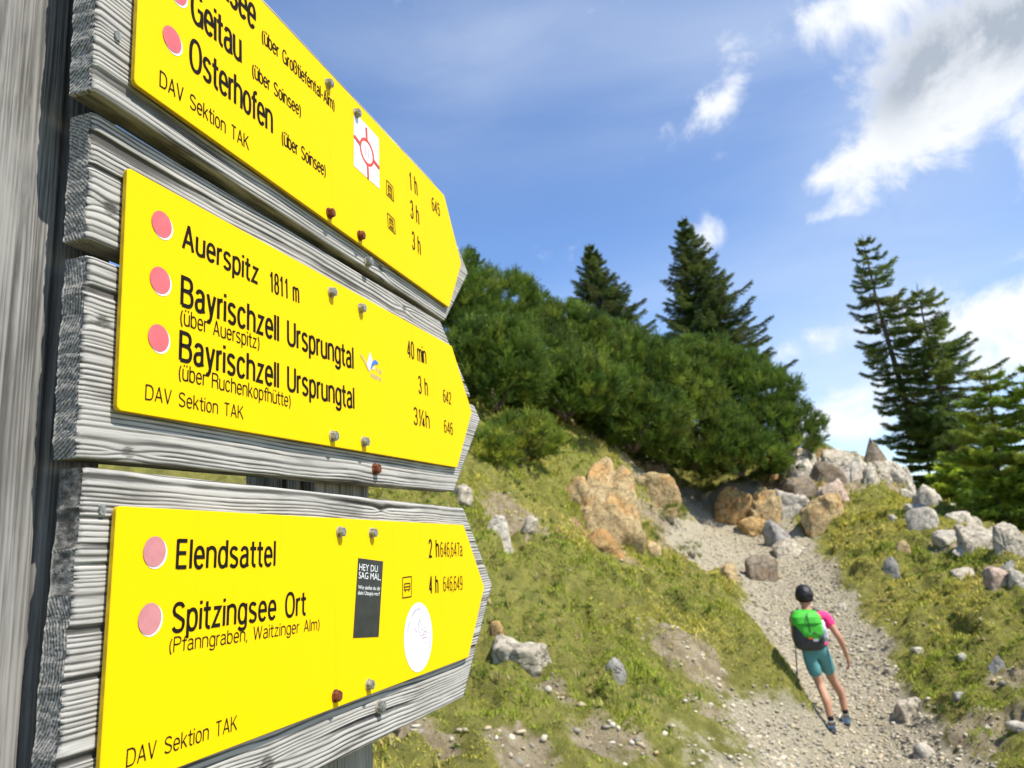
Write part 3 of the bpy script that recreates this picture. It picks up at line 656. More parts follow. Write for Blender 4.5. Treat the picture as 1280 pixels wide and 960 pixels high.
train_icon(0, p, quad_on(0, [(483, 225), (491, 234), (492, 252), (483, 243)])); train_icon(0, p, quad_on(0, [(484, 266), (493, 275), (494, 293), (485, 284)]))
for px, py, mt in ((413, 104, None), (448, 141, None), (415, 266, M_RUST), (453, 294, M_RUST)): bolt(0, SIGN[0], px, py, mt)
bolt(0, SIGN[0], 462, 327, None, PF, 1.15)
# --- middle sign
p = PL[1]
for px, py in ((202, 281), (200, 351), (198, 423)): marker(1, p, px, py)
lettering(1, p, 'Auerspitz', (227, 309), (323, 356), 31, B)
lettering(1, p, '1811 m', (337, 364), (374, 379), 25, M_)
lettering(1, p, 'Bayrischzell Ursprungtal', (225, 381), (442, 461), 37, B)
lettering(1, p, '(über Auerspitz)', (225, 405), (324, 437), 20, S_)
lettering(1, p, 'Bayrischzell Ursprungtal', (223, 450), (443, 511), 37, B)
lettering(1, p, '(über Ruchenkopfhütte)', (223, 474), (363, 509), 20, S_)
lettering(1, p, 'DAV Sektion TAK', (181, 499), (304, 524), 19, S_)
lettering(1, p, '40 min', (509, 446), (533, 455), 21, M_); lettering(1, p, '3 h', (523, 491), (535, 495), 21, M_); lettering(1, p, '3¼h', (517, 530), (537, 536), 21, M_)
lettering(1, p, '642', (554, 502), (564, 506), 15, M_); lettering(1, p, '646', (555, 540), (566, 544), 15, M_)
def px_poly(i, pts, z): g = Geo(); g.flat([on(i, *q) for q in pts][::-1], z); return g
lg = px_poly(1, [(462, 440), (465, 449), (464.5, 458), (462, 465), (458, 455)], .0005).build('trail_emblem', M_SILVER, p)
px_poly(1, [(465, 462), (468, 462), (467.5, 457)], .0006).build('emblem_peak', M_SILVER, lg)
px_poly(1, [(462.3, 463), (464, 454), (466, 450.5), (468.5, 450), (470.5, 451.5), (472.8, 455), (469, 455), (466, 457)], .0009).build('emblem_wave', M_BLUE, lg)
strokes('emblem_line', [(on(1, 450, 443), on(1, 454, 449)), (on(1, 454, 449), on(1, 460.5, 463))], .0014, M_GREYP, lg, .0010)
lettering(1, lg, 'Via', (470, 465), (476.5, 468), 6, .12, M_GREYP); lettering(1, lg, 'Alpina', (463, 471), (476, 477), 6, .12, M_GREYP)
for px, py in ((417, 365), (454, 385), (419, 545), (458, 552)): bolt(1, SIGN[1], px, py)
bolt(1, SIGN[1], 472, 586, M_RUST, PF, 1.1)
# --- lowest sign
p = PL[2]
for px, py in ((193, 690), (187, 774)): marker(2, p, px, py, True, .0122)
lettering(2, p, 'Elendsattel', (219, 711), (344, 707), 37, B)
lettering(2, p, 'Spitzingsee Ort', (214, 791), (383, 768), 37, B)
lettering(2, p, '(Pfanngraben, Waitzinger Alm)', (211, 816), (399, 787), 19, S_)
lettering(2, p, 'DAV Sektion TAK', (157, 959), (296, 912), 22, S_)
lettering(2, p, '2 h', (536, 697), (549, 696), 22, M_+.03); lettering(2, p, '646,647a', (550.5, 696), (578, 695), 18, S_)
lettering(2, p, '4 h', (536, 742), (548, 741), 22, M_+.03); lettering(2, p, '646,649', (554, 739), (578, 737), 18, S_)
q = quad_on(2, [(447.5, 697.5), (478.7, 701.7), (473, 796), (441, 797.5)])
g = Geo(); g.flat([q[3], q[2], q[1], q[0]], .0004); stk = g.build('rectangular_sticker', M_STICKBLACK, p)
def row(par, s, q, t, s0, s1, ch, bold=0.0, mat=None, z=.0008): return word(par, s, lerp2(q, s0, t), lerp2(q, s1, t), np.linalg.norm(q[3]-q[0])*ch, bold, mat, z, True)
row(stk, 'HEY DU', q, .155, .05, .78, .085, -.004, M_PRINT); row(stk, 'SAG MAL,', q, .26, .05, .93, .085, -.004, M_PRINT)
row(stk, 'Wie stellst du dir', q, .395, .06, .94, .05, 0, M_PRINT); row(stk, 'dein Utopia vor?', q, .465, .06, .92, .05, 0, M_PRINT)
q = quad_on(2, [(503, 722), (514, 720.5), (514, 745.5), (503, 747.5)])
L_ = lambda s, t: lerp2(q, s, t)
strokes('bus_symbol', [(L_(0, 0), L_(1, 0)), (L_(1, 0), L_(1, 1)), (L_(1, 1), L_(0, 1)), (L_(0, 1), L_(0, 0)), (L_(.18, .32), L_(.82, .32)), (L_(.18, .32), L_(.18, .62)), (L_(.82, .32), L_(.82, .62)), (L_(.15, .48), L_(.85, .48)), (L_(.15, .62), L_(.85, .62)), (L_(.25, .70), L_(.36, .70)), (L_(.64, .70), L_(.75, .70))], .0013, M_BLACK, p, .0005)
c = on(2, 523, 796); a1 = on(2, 540, 796); t1 = on(2, 523, 753)
rx, ry = abs(a1[0]-c[0])*1.0, abs(t1[1]-c[1]); rr = (rx+ry)/2
rs = disc(p, 'round_sticker', c, rx, M_WHITE, .0004, ry, 48)
O2 = lambda x, y: (c[0]+x*rx, c[1]+y*ry)
strokes('sticker_drawing', [(O2(-.72, .0), O2(-.30, .30)), (O2(-.30, .30), O2(-.14, .14)), (O2(-.14, .14), O2(.08, .52)), (O2(.08, .52), O2(.30, .16)), (O2(.30, .16), O2(.42, .26)), (O2(.42, .26), O2(.62, .02)), (O2(.08, .52), O2(-.02, .2)), (O2(-.02, .2), O2(.12, .1))], .0009, M_MAUVE, rs, .0008)
strokes('sticker_flourish', [(O2(.05, .04), O2(.5, .04)), (O2(.2, -.05), O2(.6, -.05)), (O2(.3, .12), O2(.55, .12)), (O2(.45, -.1), O2(.5, -.45))], .0012, M_ROSE, rs, .0012)
dashes = []
for k, a in enumerate(np.linspace(162, -35, 30)):
    if k % 9 == 4: continue
    a = math.radians(a); dashes.append((O2(.76*math.cos(a), .78*math.sin(a)), O2(.86*math.cos(a), .88*math.sin(a))))
strokes('sticker_border', dashes, .0016, M_MAUVE, rs, .0016)
for px, py, mt in ((428, 665, None), (468, 666, None), (423, 870, M_RUST), (464, 856, None)): bolt(2, SIGN[2], px, py, mt)
bolt(2, SIGN[2], 477, 883, None, PF, 1.15)
# nail heads in the boards' left ends
for i, px, py in ((0, 146, 45), (2, 127, 637)):
    q = on(i, px, py, PF); g = Geo(); g.prism([(q[0]+.0032*math.cos(k*.6283), q[1]+.0042*math.sin(k*.6283)) for k in range(10)], PF-.002, PF+.0016); g.build('nail', M_STEEL, SIGN[i])

# posts ---------------------------------------------------------------
def post(name, label, fr, u0, u1, c0, c1, z0, z1, seed, mat, ch, segs=(40, 260)):
    """squared timber with worn edges and checks; local z up"""
    P0 = fr['O']+fr['u']*(u0+u1)/2+fr['n']*(c0+c1)/2; uh = unit([fr['u'][0], fr['u'][1], 0]); nh = np.array([uh[1], -uh[0], 0])
    M4 = Matrix(((uh[0], nh[0], 0, P0[0]), (uh[1], nh[1], 0, P0[1]), (0, 0, 1, z0), (0, 0, 0, 1)))
    root = thing(name, label, 'post', M4, 'weathered posts carrying the signs')
    a, b = (u1-u0)/2, (c1-c0)/2
    # section: rounded rectangle with chamfers ch = (left-front, right-front, right-back, left-back)
    def corner(sx, sy, r):
        if r <= .006: return [(sx*a-sx*r*(1-math.cos(t)), sy*b-sy*r*(1-math.sin(t))) for t in (np.linspace(0, math.pi/2, 5) if sx*sy > 0 else np.linspace(math.pi/2, 0, 5))]
        return [(sx*(a-0), sy*(b-r)), (sx*(a-r), sy*b)] if sx*sy > 0 else [(sx*(a-r), sy*b), (sx*a, sy*(b-r))]
    sec = corner(1, 1, ch[1]) + corner(-1, 1, ch[0]) + corner(-1, -1, ch[3]) + corner(1, -1, ch[2])
    # resample densely
    pts = []; 
    for k in range(len(sec)):
        q0 = np.array(sec[k]); q1 = np.array(sec[(k+1) % len(sec)]); m = max(1, int(np.linalg.norm(q1-q0)/.0011))
        pts += [q0+(q1-q0)*j/m for j in range(m)]
    pts = np.array(pts); n = len(pts); nz_ = int((z1-z0)/.012); Z = np.linspace(0, z1-z0, nz_)
    nr = pts/np.linalg.norm(pts, axis=1)[:, None]
    zz = Z.repeat(n); pp = np.tile(pts, (nz_, 1)); nn = np.tile(nr, (nz_, 1))
    arc = np.tile(np.arange(n)*.0011, nz_)
    q3 = p3(pp[:, 0], pp[:, 1], zz)
    wob = fbm(p3(zz*1.5, pp[:, 0]*8, pp[:, 1]*8), 3, seed)*.004
    g = .5+.5*np.sin(2*np.pi*(arc/.0034 + 2.2*fbm(p3(arc*40, zz*1.1, seed), 3, seed+1)+ .9*fbm(p3(arc*120, zz*4, seed), 2, seed+4))); g = .35+.65*g
    crack = np.clip((vnoise(p3(arc*120, zz*1.1, seed), seed+2)-.50)*4, 0, 1); g = g*(1-.8*crack)*(.7+.3*vnoise(p3(arc*300, zz*12, 1.0), seed+3))
    disp = wob-(1-g)*.0007-crack*.005
    V_ = np.c_[pp+nn*disp[:, None], zz]; idx = np.arange(n*nz_).reshape(nz_, n)
    r = np.roll(idx, -1, axis=1); F = np.stack([idx[:-1].ravel(), r[:-1].ravel(), r[1:].ravel(), idx[1:].ravel()], 1)
    o = mesh_np('timber', V_, F, mat, root, True, dict(grain=np.clip(g, 0, 1)))
    bm = bmesh.new(); bm.from_mesh(o.data); bm.verts.ensure_lookup_table()
    for rr_ in (idx[0][::-1], idx[-1]): bm.faces.new([bm.verts[int(i)] for i in rr_])
    bm.to_mesh(o.data); bm.free()
    return root
BK = PF-PTH-.001
post('wooden_post', 'thick weathered grey post at the left frame edge, beside the sign board ends', FR[1], -.160, .036, BK-.150, BK-.021, -.1, 2.75, 5, M_POST, (.055, .004, .01, .02))
pm = post('wooden_post', 'square greyish brown post behind the middle of the signs', FR[1], .330, .456, BK-.105, BK-.004, -.1, 2.2, 8, M_POST2, (.004, .004, .004, .004))

# ------------------------------------------------------------------ rocks
def ico(sub):
    bm = bmesh.new(); bmesh.ops.create_icosphere(bm, subdivisions=sub, radius=1.0)
    v = np.array([x.co[:] for x in bm.verts]); f = np.array([[q.index for q in t.verts] for t in bm.faces]); bm.free(); return v, f
ICO = {k: ico(k) for k in (1, 2, 3, 4, 5)}
def rock_shape(sub, seed, planes=14, rough=.10, jag=.5):
    v, f = ICO[sub]; rg = np.random.default_rng(seed)
    n = rg.normal(size=(planes, 3)); n /= np.linalg.norm(n, axis=1)[:, None]; d = rg.uniform(.55, 1.0, planes)
    dots = v@n.T; r = np.min(np.where(dots > .05, d/np.maximum(dots, .05), 9), axis=1); r = np.minimum(r, 1.25)
    q = v*r[:, None]
    off = seed*3.7
    q = q*(1+rough*fbm(q*2.0+off, 4, seed % 97, .5)[:, None]*1.3)
    if sub >= 4:      # broken blocks: every cell of the rock sits a little in or out, with clefts between
        for cells, amp, cl in ((14 if sub == 4 else 22, .16, .09), (60 if sub == 4 else 120, .06, .05)):
            cpt = rg.normal(size=(cells, 3)); cpt /= np.linalg.norm(cpt, axis=1)[:, None]; cpt *= rg.uniform(.7, 1.05, cells)[:, None]; cpt[:, 2] *= .8
            w = q+.10*np.stack([fbm(q*3+off+k*9, 3, 5+k) for k in range(3)], 1)
            dd = np.sqrt(((w[:, None]-cpt[None])**2).sum(2)); o2 = np.sort(dd, 1); id_ = dd.argmin(1)
            g_ = np.clip((o2[:, 1]-o2[:, 0])/cl, 0, 1); q = q*(1+(rg.uniform(-1, .6, cells)[id_]*amp)*g_-(1-g_)*amp*.8)[:, None]
        q = q*(1+.035*fbm(q*9+off, 3, 7)[:, None])
    return q, f
def rock(name, label, px, pyb, Y, wpx, hpx, mat, seed, depth=.8, top=None, group=None, sub=4, planes=13, sink=.28, back=0.0):
    """px: middle, pyb: foot in the photo; wpx, hpx: seen size"""
    hit = ground_hit(px, pyb)
    if Y is None or abs(hit[1]-Y) < 3.5: base = hit; Y = base[1]
    else: base = at(px, pyb, Y); base[2] = min(base[2], H(base[0], base[1])+.12)
    w = wpx/FPX*Y/2; h = hpx/FPX*Y
    sink = .9 if group == G2 else .75; h *= .95 if group == G2 else 1.0
    base = np.array(base); base[1] += w*depth*.55; base[0] += w*depth*.55*ray(px, pyb)[0]/ray(px, pyb)[1]; h *= .93
    foot = [H(base[0]+w*.7*i_, base[1]+w*depth*.8*j_) for i_, j_ in ((0, 0), (-1, 0), (1, 0), (0, -1))]; lowest = min(foot)
    dz_ = max(0.0, min(foot[0]-lowest, h*.22)); h += dz_*.6; base[2] = foot[0]-dz_
    q, f = rock_shape(sub, seed, planes)
    q[:, :2] *= (1+.28*np.clip(.1-q[:, 2], 0, 1))[:, None]
    lo, hi = q.min(0), q.max(0); q = (q-(lo+hi)/2)/((hi-lo)/2); q = np.sign(q)*np.abs(q)**.84
    if top is not None and top[1] < .1:      # a plain pointed peak: broken five-sided pyramid
        aa = np.arctan2(q[:, 1], q[:, 0]); t_ = (q[:, 2]+1)/2; pg = 1/np.maximum(np.cos((aa+.4) % (2*math.pi/5)-math.pi/5), .5)*1.1
        rr_ = pg*np.minimum(1.0, 1.05-t_)*(1+.10*fbm(q*3, 4, 3)); q = np.c_[np.cos(aa)*rr_, np.sin(aa)*rr_, q[:, 2]]; top = None
    if top is not None:   # pull the summit sideways: (shift, sharpness)
        t = (q[:, 2]+1)/2; s = 1-(1-top[1])*t; q[:, 0] = q[:, 0]*s + top[0]*t; q[:, 1] *= s
    q[:, 1] += back*(q[:, 2]+1)*.5
    hz = h*(1+sink)/2
    q = q*np.array([w, w*depth, hz]); q[:, 2] += hz - h*sink
    o = mesh_np(name, q, f, ROCK[mat], None, False)
    o.location = base
    return tag(o, label, 'rock', group)
G1, G2, G3, G4 = 'rocks lining the upper path', 'pale rocks along the right ridge', 'rocks lying in the left meadow', 'stones on the right meadow'
RK = [
 # big outcrops
 ('boulder', 'tall orange stained boulder standing at the pine hedge, largest in the left meadow', 757, 672, 13.0, 120, 92, 'tan', 9, .75, (-.22, .85), None, 5, 16),
 ('boulder', 'long tan boulder with grey top just right of the tall orange boulder', 826, 634, 16.0, 60, 38, 'tan', 12, .7, (-.2, .7), None, 4, 12),
 ('rock', 'small brown rock above the tan boulder, under the pine branches', 816, 598, 17.0, 36, 22, 'brown', 23, .7, None, None, 4, 12),
 ('rock', 'broken orange slab at the foot of the tall orange boulder', 757, 690, 12.4, 58, 26, 'orange', 31, .7, (.2, .7), None, 4, 12),
 ('rock', 'brownish rubble block below the right foot of the tall orange boulder', 786, 668, 13.3, 46, 32, 'brown', 37, .8, None, None, 4, 12),
 ('rock', 'pale grey rock with a pointed left side beside the tip of the lowest sign', 622, 668, 10.4, 38, 34, 'white', 44, .7, (-.2, .6), G3, 4, 11),
 ('rock', 'flat cream stone right of the pale pointed rock near the lowest sign', 662, 668, 10.5, 22, 14, 'pale', 46, .8, None, G3, 3, 10),
 ('rock', 'greyish rock half hidden above the upper corner of the lowest sign', 575, 632, 11.2, 34, 22, 'pale', 51, .8, None, G3, 4, 11),
 ('rock', 'broad pale grey limestone block lying in the grass left of centre', 655, 838, 6.4, 76, 36, 'pale', 62, .75, None, G3, 4, 10),
 ('rock', 'small round orange stone in the grass beside the lowest sign', 622, 795, 6.9, 20, 16, 'orange', 63, .9, None, G3, 3, 10),
 ('rock', 'small grey stone standing in the grass right of the broad grey block', 770, 848, 7.2, 26, 26, 'grey', 66, .8, (.1, .6), G3, 4, 10),
 ('rock', 'yellowish pebble stone at the upper edge of the grass mound', 818, 692, 13.2, 18, 12, 'tan', 68, .9, None, G3, 3, 10),
 # path
 ('boulder', 'cream boulder with a hollowed face beside the upper path', 992, 644, 18.0, 52, 32, 'white', 71, .8, (-.1, .7), G1, 4, 13),
 ('boulder', 'dark grey boulder with a whitish top in the middle of the upper path', 978, 684, 16.4, 48, 36, 'grey', 76, .8, None, G1, 4, 10),
 ('rock', 'flat layered pale rock in front of the dark grey boulder', 990, 696, 15.8, 48, 22, 'pale', 79, .7, (.3, .6), G1, 4, 11),
 ('rock', 'brownish lump of rock with a light top on the gravel path', 954, 726, 14.4, 44, 32, 'brown', 84, .8, None, G1, 4, 11),
 ('rock', 'small yellow rock left on the gravel path', 908, 724, 14.2, 30, 22, 'tan', 86, .8, None, G1, 4, 11),
 ('outcrop', 'orange rock ledge on the left bank at the head of the path', 922, 650, 18.9, 60, 40, 'orange', 91, .6, (.25, .55), G1, 5, 16),
 ('outcrop', 'ochre rock wedge between the orange ledge and the cream boulder', 955, 655, 18.4, 46, 46, 'tan', 94, .6, (.3, .5), G1, 5, 14),
 ('rock', 'orange stone at the foot of the ochre wedge', 943, 668, 17.9, 38, 18, 'orange', 97, .7, None, G1, 4, 11),
 ('outcrop', 'yellow cracked rock wall right of the cream boulder', 1028, 664, 17.4, 58, 46, 'tan', 103, .6, (.15, .6), G1, 5, 16),
 ('outcrop', 'pale orange rock rib above the yellow cracked wall', 1040, 634, 18.3, 48, 32, 'pink', 107, .6, (-.25, .55), G1, 5, 14),
 ('outcrop', 'brown shaded ledge below the left summit of the ridge', 1005, 622, 19.4, 60, 22, 'brown', 111, .7, None, G1, 4, 13),
 # ridge
 ('outcrop', 'pale yellow crag touching the tip of the pine hedge', 1008, 600, 20.6, 38, 50, 'pale', 115, .7, (-.1, .45), G2, 5, 16),
 ('outcrop', 'cream knob of rock in front of the yellow crag', 1000, 606, 20.0, 34, 26, 'white', 118, .8, None, G2, 4, 13),
 ('rock', 'brownish grey block on the ridge right of the yellow crag', 1040, 606, 20.4, 34, 24, 'brown', 121, .7, None, G2, 4, 12),
 ('outcrop', 'low rubbly crest between the yellow crag and the grey peak', 1050, 585, 22.0, 52, 22, 'pale', 124, .7, None, G2, 5, 15),
 ('boulder', 'sharp triangular grey rock peak against the sky', 1095, 588, 22.4, 60, 47, 'brown', 127, .7, (.04, .05), G2, 3, 7),
 ('outcrop', 'pale slanting slab left below the grey peak', 1068, 604, 20.6, 34, 34, 'white', 131, .6, (.25, .6), G2, 5, 13),
 ('outcrop', 'upright cream slab directly below the grey peak', 1089, 604, 20.4, 26, 38, 'white', 134, .6, (.05, .7), G2, 5, 13),
 ('outcrop', 'ribbed cream slab right below the grey peak', 1108, 603, 20.2, 26, 36, 'pale', 137, .6, (.1, .65), G2, 5, 13),
 ('rock', 'small whitish rock on the crest beside the right trees', 1133, 580, 20.8, 28, 20, 'grey', 141, .8, None, G2, 4, 12),
 ('outcrop', 'whitish rock rib in the upper right grass slope', 1130, 612, 18.4, 28, 30, 'white', 144, .6, (-.1, .6), G2, 5, 13),
 ('outcrop', 'pale split rib nearest the right trees', 1150, 608, 18.2, 30, 30, 'pale', 147, .7, (.1, .6), G2, 5, 13),
 ('rock', 'cream rock just under the pale split rib', 1166, 632, 17.0, 32, 26, 'white', 151, .7, None, G2, 4, 12),
 ('rock', 'light knob of rock left of the lower pine boughs', 1182, 616, 17.4, 24, 20, 'pale', 153, .8, None, G2, 4, 12),
 ('rock', 'narrow white rock pushing out of the middle of the right slope', 1160, 662, 15.2, 32, 30, 'white', 157, .6, (-.3, .5), G2, 4, 13),
 ('rock', 'long white rock strip below the middle of the right slope', 1194, 682, 14.0, 34, 18, 'white', 161, .6, (-.3, .6), G2, 4, 12),
 ('rock', 'white cap of rock in the grass above the long strip', 1200, 652, 15.2, 24, 14, 'white', 164, .8, None, G2, 4, 12),
 ('outcrop', 'big cream cliff face at the right, leftmost half', 1232, 690, 12.9, 40, 42, 'pale', 302, .6, None, G2, 5, 14),
 ('outcrop', 'big cream cliff face at the right, block touching the frame edge', 1264, 692, 12.5, 36, 38, 'pale', 171, .5, (.05, .8), G2, 5, 12),
 ('rock', 'pinkish rock at the right frame edge below the cliff', 1254, 734, 11.0, 34, 32, 'pink', 174, .7, (-.2, .5), G2, 4, 12),
 ('rock', 'round grey stone behind the pinkish rock', 1264, 716, 11.5, 18, 18, 'grey', 177, .9, None, G2, 4, 10),
 ('rock', 'cream rubble block at the frame edge right of the pinkish rock', 1276, 736, 10.8, 20, 26, 'white', 181, .8, None, G2, 4, 11),
 ('outcrop', 'cream rock spine between the upright slabs and the whitish rib', 1120, 604, 19.4, 28, 30, 'pale', 231, .7, None, G2, 5, 13),
 ('rock', 'pale lump of rock under the whitish rib, beside the grass', 1142, 628, 17.4, 26, 20, 'white', 233, .8, None, G2, 4, 12),
 ('rock', 'cream rock at the lower edge of the split rib', 1158, 622, 17.4, 26, 22, 'pale', 236, .8, None, G2, 4, 12),
 ('rock', 'small split white rock above the narrow white rock', 1150, 648, 16.0, 22, 16, 'white', 238, .8, None, G2, 4, 11),
 ('rock', 'cream rock between the white cap and the cliff face', 1218, 664, 14.2, 30, 24, 'pale', 241, .7, None, G2, 4, 12),
 ('rock', 'low white rock at the foot of the cliff face, in grass', 1212, 694, 13.2, 26, 12, 'white', 243, .8, None, G2, 4, 11),
 ('rock', 'pale knob of rock behind the top of the cliff face', 1246, 656, 13.6, 28, 20, 'white', 247, .8, None, G2, 4, 12),
 ('rock', 'pale sloping rock left of the pinkish rock', 1206, 722, 12.0, 24, 12, 'pale', 251, .8, None, G2, 4, 11),
 # meadow, right
 ('rock', 'yellowish stone in the grass below the ridge ribs', 1128, 690, 14.4, 18, 16, 'tan', 184, .8, None, G4, 3, 10),
 ('rock', 'grey stone with a pale top in the right meadow', 1116, 724, 13.0, 20, 18, 'grey', 187, .8, None, G4, 3, 10),
 ('rock', 'small bright white stone near the upper right meadow', 1116, 651, 16.2, 9, 7, 'white', 191, .9, None, G4, 3, 10),
 ('rock', 'flat pale slab half sunk at the right path edge', 1140, 898, 8.3, 38, 20, 'pale', 193, .8, (.1, .8), G4, 4, 10),
 ('rock', 'thin flat stone on the path edge above the sunk slab', 1116, 846, 9.6, 20, 8, 'pale', 197, .7, None, G4, 3, 10),
 ('rock', 'long white stone in the grass right of the hiker', 1147, 815, 10.4, 16, 7, 'white', 199, .6, None, G4, 3, 10),
 ('rock', 'white stone high in the grass right of the hiker', 1204, 828, 9.6, 12, 7, 'white', 203, .8, None, G4, 3, 10),
 ('rock', 'greyish flat stone low in the right meadow', 1200, 873, 8.4, 18, 8, 'grey', 205, .7, None, G4, 3, 10),
 ('rock', 'mossy grey stone near the right frame edge', 1248, 842, 8.2, 22, 20, 'grey', 207, .8, None, G4, 4, 10),
 ('rock', 'white flat stone by the lower right frame edge', 1272, 920, 6.9, 24, 8, 'white', 211, .7, None, G4, 3, 10),
 ('rock', 'cream stone at the lower end of the path, in grass', 1155, 948, 7.4, 26, 16, 'white', 213, .8, None, G4, 3, 10),
 ('rock', 'white stone sticking up in the grass behind the hiker', 1053, 762, 12.8, 10, 8, 'white', 217, .8, None, G4, 3, 10)]
for (nm, lb, px, pyb, Y, w, h, mt, sd_, dp, top, grp, sub, pln) in RK:
    rock(nm, lb, px, pyb, None if nm == 'rock' and sub <= 3 else Y, w*(1.3 if grp == G2 and sub > 3 else 1.0 if grp == G1 and sub > 3 else 1.0), h*(1.0 if grp in (G1, G2) and sub > 3 else 1.0), mt, sd_, max(dp, .8)*(.8 if grp is None else 1), (0, .05) if lb.find('triangular') >= 0 else ((-.20, .85) if lb.find('tall orange stained') >= 0 else None), grp, sub, pln, back=(.7 if grp == G2 and sub > 3 else .25 if sub > 3 else 0))

# ------------------------------------------------------------------ gravel, rubble and grass (beyond counting)
def scatter(n, box, fn):
    out = []
    while sum(map(len, out)) < n:
        x = RNG.uniform(box[0], box[1], n); y = RNG.uniform(box[2], box[3], n); q = np.c_[x, y]; out.append(q[RNG.random(n) < fn(q)])
    return np.vstack(out)[:n]
def in_view(q, m=60):
    z = np.full(len(q), 0.0); z = height(q, False); c = (np.c_[q, z]-EYE)@RC.T
    with np.errstate(all='ignore'): px = 640+FPX*c[:, 0]/c[:, 2]; py = 480+FPX*c[:, 1]/c[:, 2]
    return (c[:, 2] > .5) & (px > 380-m) & (px < 1280+m) & (py < 960+m)
def stones(name, n, dens, smin, smax, cols, power=2.6):
    q = scatter(n, (-2, 12, 3.6, 24), dens); z = height(q)
    base = [rock_shape(1, 500+k, 7, .05)[0]*np.random.default_rng(k).uniform(.55, 1.25, (len(ICO[1][0]), 1)) for k in range(12)]; f = ICO[1][1]
    V_ = []; C_ = []; F_ = []; sz = smin*(1-RNG.random(n)**power*(1-smin/smax))**-1 if False else smin+(smax-smin)*RNG.random(n)**power
    for k in range(12):
        m = np.arange(n) % 12 == k; cnt = m.sum(); a = RNG.uniform(0, 6.28, cnt); s = sz[m]
        sc = np.stack([s*RNG.uniform(.7, 1.2, cnt), s*RNG.uniform(.6, 1.1, cnt), s*RNG.uniform(.35, .8, cnt)], 1)
        b = base[k][None]*sc[:, None, :]; ca, sa = np.cos(a)[:, None], np.sin(a)[:, None]
        x = b[..., 0]*ca-b[..., 1]*sa; y = b[..., 0]*sa+b[..., 1]*ca
        p_ = np.stack([x+q[m, 0][:, None], y+q[m, 1][:, None], b[..., 2]+(z[m]+s*.12)[:, None]], 2)
        off = sum(len(v) for v in V_); nv = len(base[k])
        F_.append((f[None]+(off+np.arange(cnt)*nv)[:, None, None]).reshape(-1, 3)); V_.append(p_.reshape(-1, 3))
        col = np.array(cols)[RNG.integers(0, len(cols), cnt)]*RNG.uniform(.75, 1.2, (cnt, 1)); C_.append(np.repeat(col, nv, 0))
    return tag(mesh_np(name, np.vstack(V_), np.vstack(F_), M_STONE, None, False, dict(tint=np.vstack(C_))), kind='stuff')
def d_path(q): p_, b_ = masks(q); return np.where(in_view(q), np.clip(p_-.35, 0, 1)*1.4, 0)*np.clip(9/q[:, 1], .25, 1)
def d_bare(q): p_, b_ = masks(q); return np.where(in_view(q), np.clip(b_-.3, 0, 1)*(1-p_), 0)*np.clip(8/q[:, 1], .3, 1)
def d_any(q): p_, b_ = masks(q); n = fbm(p3(q[:, 0]*.8, q[:, 1]*.8, 4.0), 3, 77); return np.where(in_view(q), np.clip(n*1.6, 0, 1)*.5, 0)
SC = [(.43, .38, .27), (.52, .465, .335), (.36, .32, .24), (.45, .37, .235), (.26, .235, .185)]
stones('gravel', 30000, d_path, .006, .036, SC, 3.4)
stones('rubble', 6500, d_bare, .005, .045, SC+[(.40, .29, .15), (.50, .46, .37)], 6.0)
stones('loose_stones', 1300, d_any, .006, .036, SC, 3.2)

GRASS_COLS = np.array([(.28, .255, .045), (.33, .285, .06), (.20, .215, .035), (.37, .305, .09), (.42, .33, .13), (.16, .19, .032)])
def d_grass(q):
    p_, b_ = masks(q); n = fbm(p3(q[:, 0]*1.3, q[:, 1]*1.3, 0), 3, 61)
    k = np.clip(1.15-p_*2.3, 0, 1)*np.clip(1.2-b_*1.05, .22, 1)*np.clip(.75+n*1.2, .12, 1)
    return np.where(in_view(q, 80), k*np.clip((7.0/np.maximum(q[:, 1], 3))**1.3, .12, 1), 0)
NG = 240000
gq = scatter(NG, (-2.5, 13, 3.6, 25), d_grass); gz = height(gq)
tus = fbm(p3(gq[:, 0]*2.0, gq[:, 1]*2.0, 0), 3, 71); hue = fbm(p3(gq[:, 0]*.7, gq[:, 1]*.7, 0), 3, 81)
ln = (.020+.085*np.clip(tus+.25, 0, 1)**1.5)*RNG.uniform(.6, 1.35, NG)*np.clip(gq[:, 1]/8, .9, 1.5); wd = RNG.uniform(.0035, .007, NG)*np.clip(gq[:, 1]/7, .8, 2.6)
a = RNG.uniform(0, 6.283, NG); lean = RNG.uniform(.15, 1.1, NG); a2 = RNG.uniform(0, 6.283, NG)
dirv = np.c_[np.cos(a)*np.sin(lean), np.sin(a)*np.sin(lean), np.cos(lean)]; side = np.c_[np.cos(a2), np.sin(a2), np.zeros(NG)]*wd[:, None]
b0 = np.c_[gq, gz-.004]; mid = b0+dirv*(ln*.55)[:, None]; tipv = b0+dirv*ln[:, None]; tipv[:, 2] -= ln*.22*np.sin(lean)
V_ = np.stack([b0-side, b0+side, mid+side*.7, mid-side*.7, tipv], 1).reshape(-1, 3); k5 = np.arange(NG)[:, None]*5
F_ = np.vstack([k5+np.array([[0, 1, 2]]), k5+np.array([[0, 2, 3]]), k5+np.array([[3, 2, 4]])])
ci = np.clip(((hue*2.2+.5)*3+RNG.normal(0, 1.1, NG)).astype(int), 0, 5); order = np.array([2, 5, 0, 1, 3, 4]); gc = GRASS_COLS[order[ci]]*RNG.uniform(.8, 1.25, (NG, 1))*np.array([1.55, 1.62, 1.3])
tag(mesh_np('grass', V_, F_, M_BLADE, None, False, dict(tint=np.repeat(gc, 5, 0))), kind='stuff')

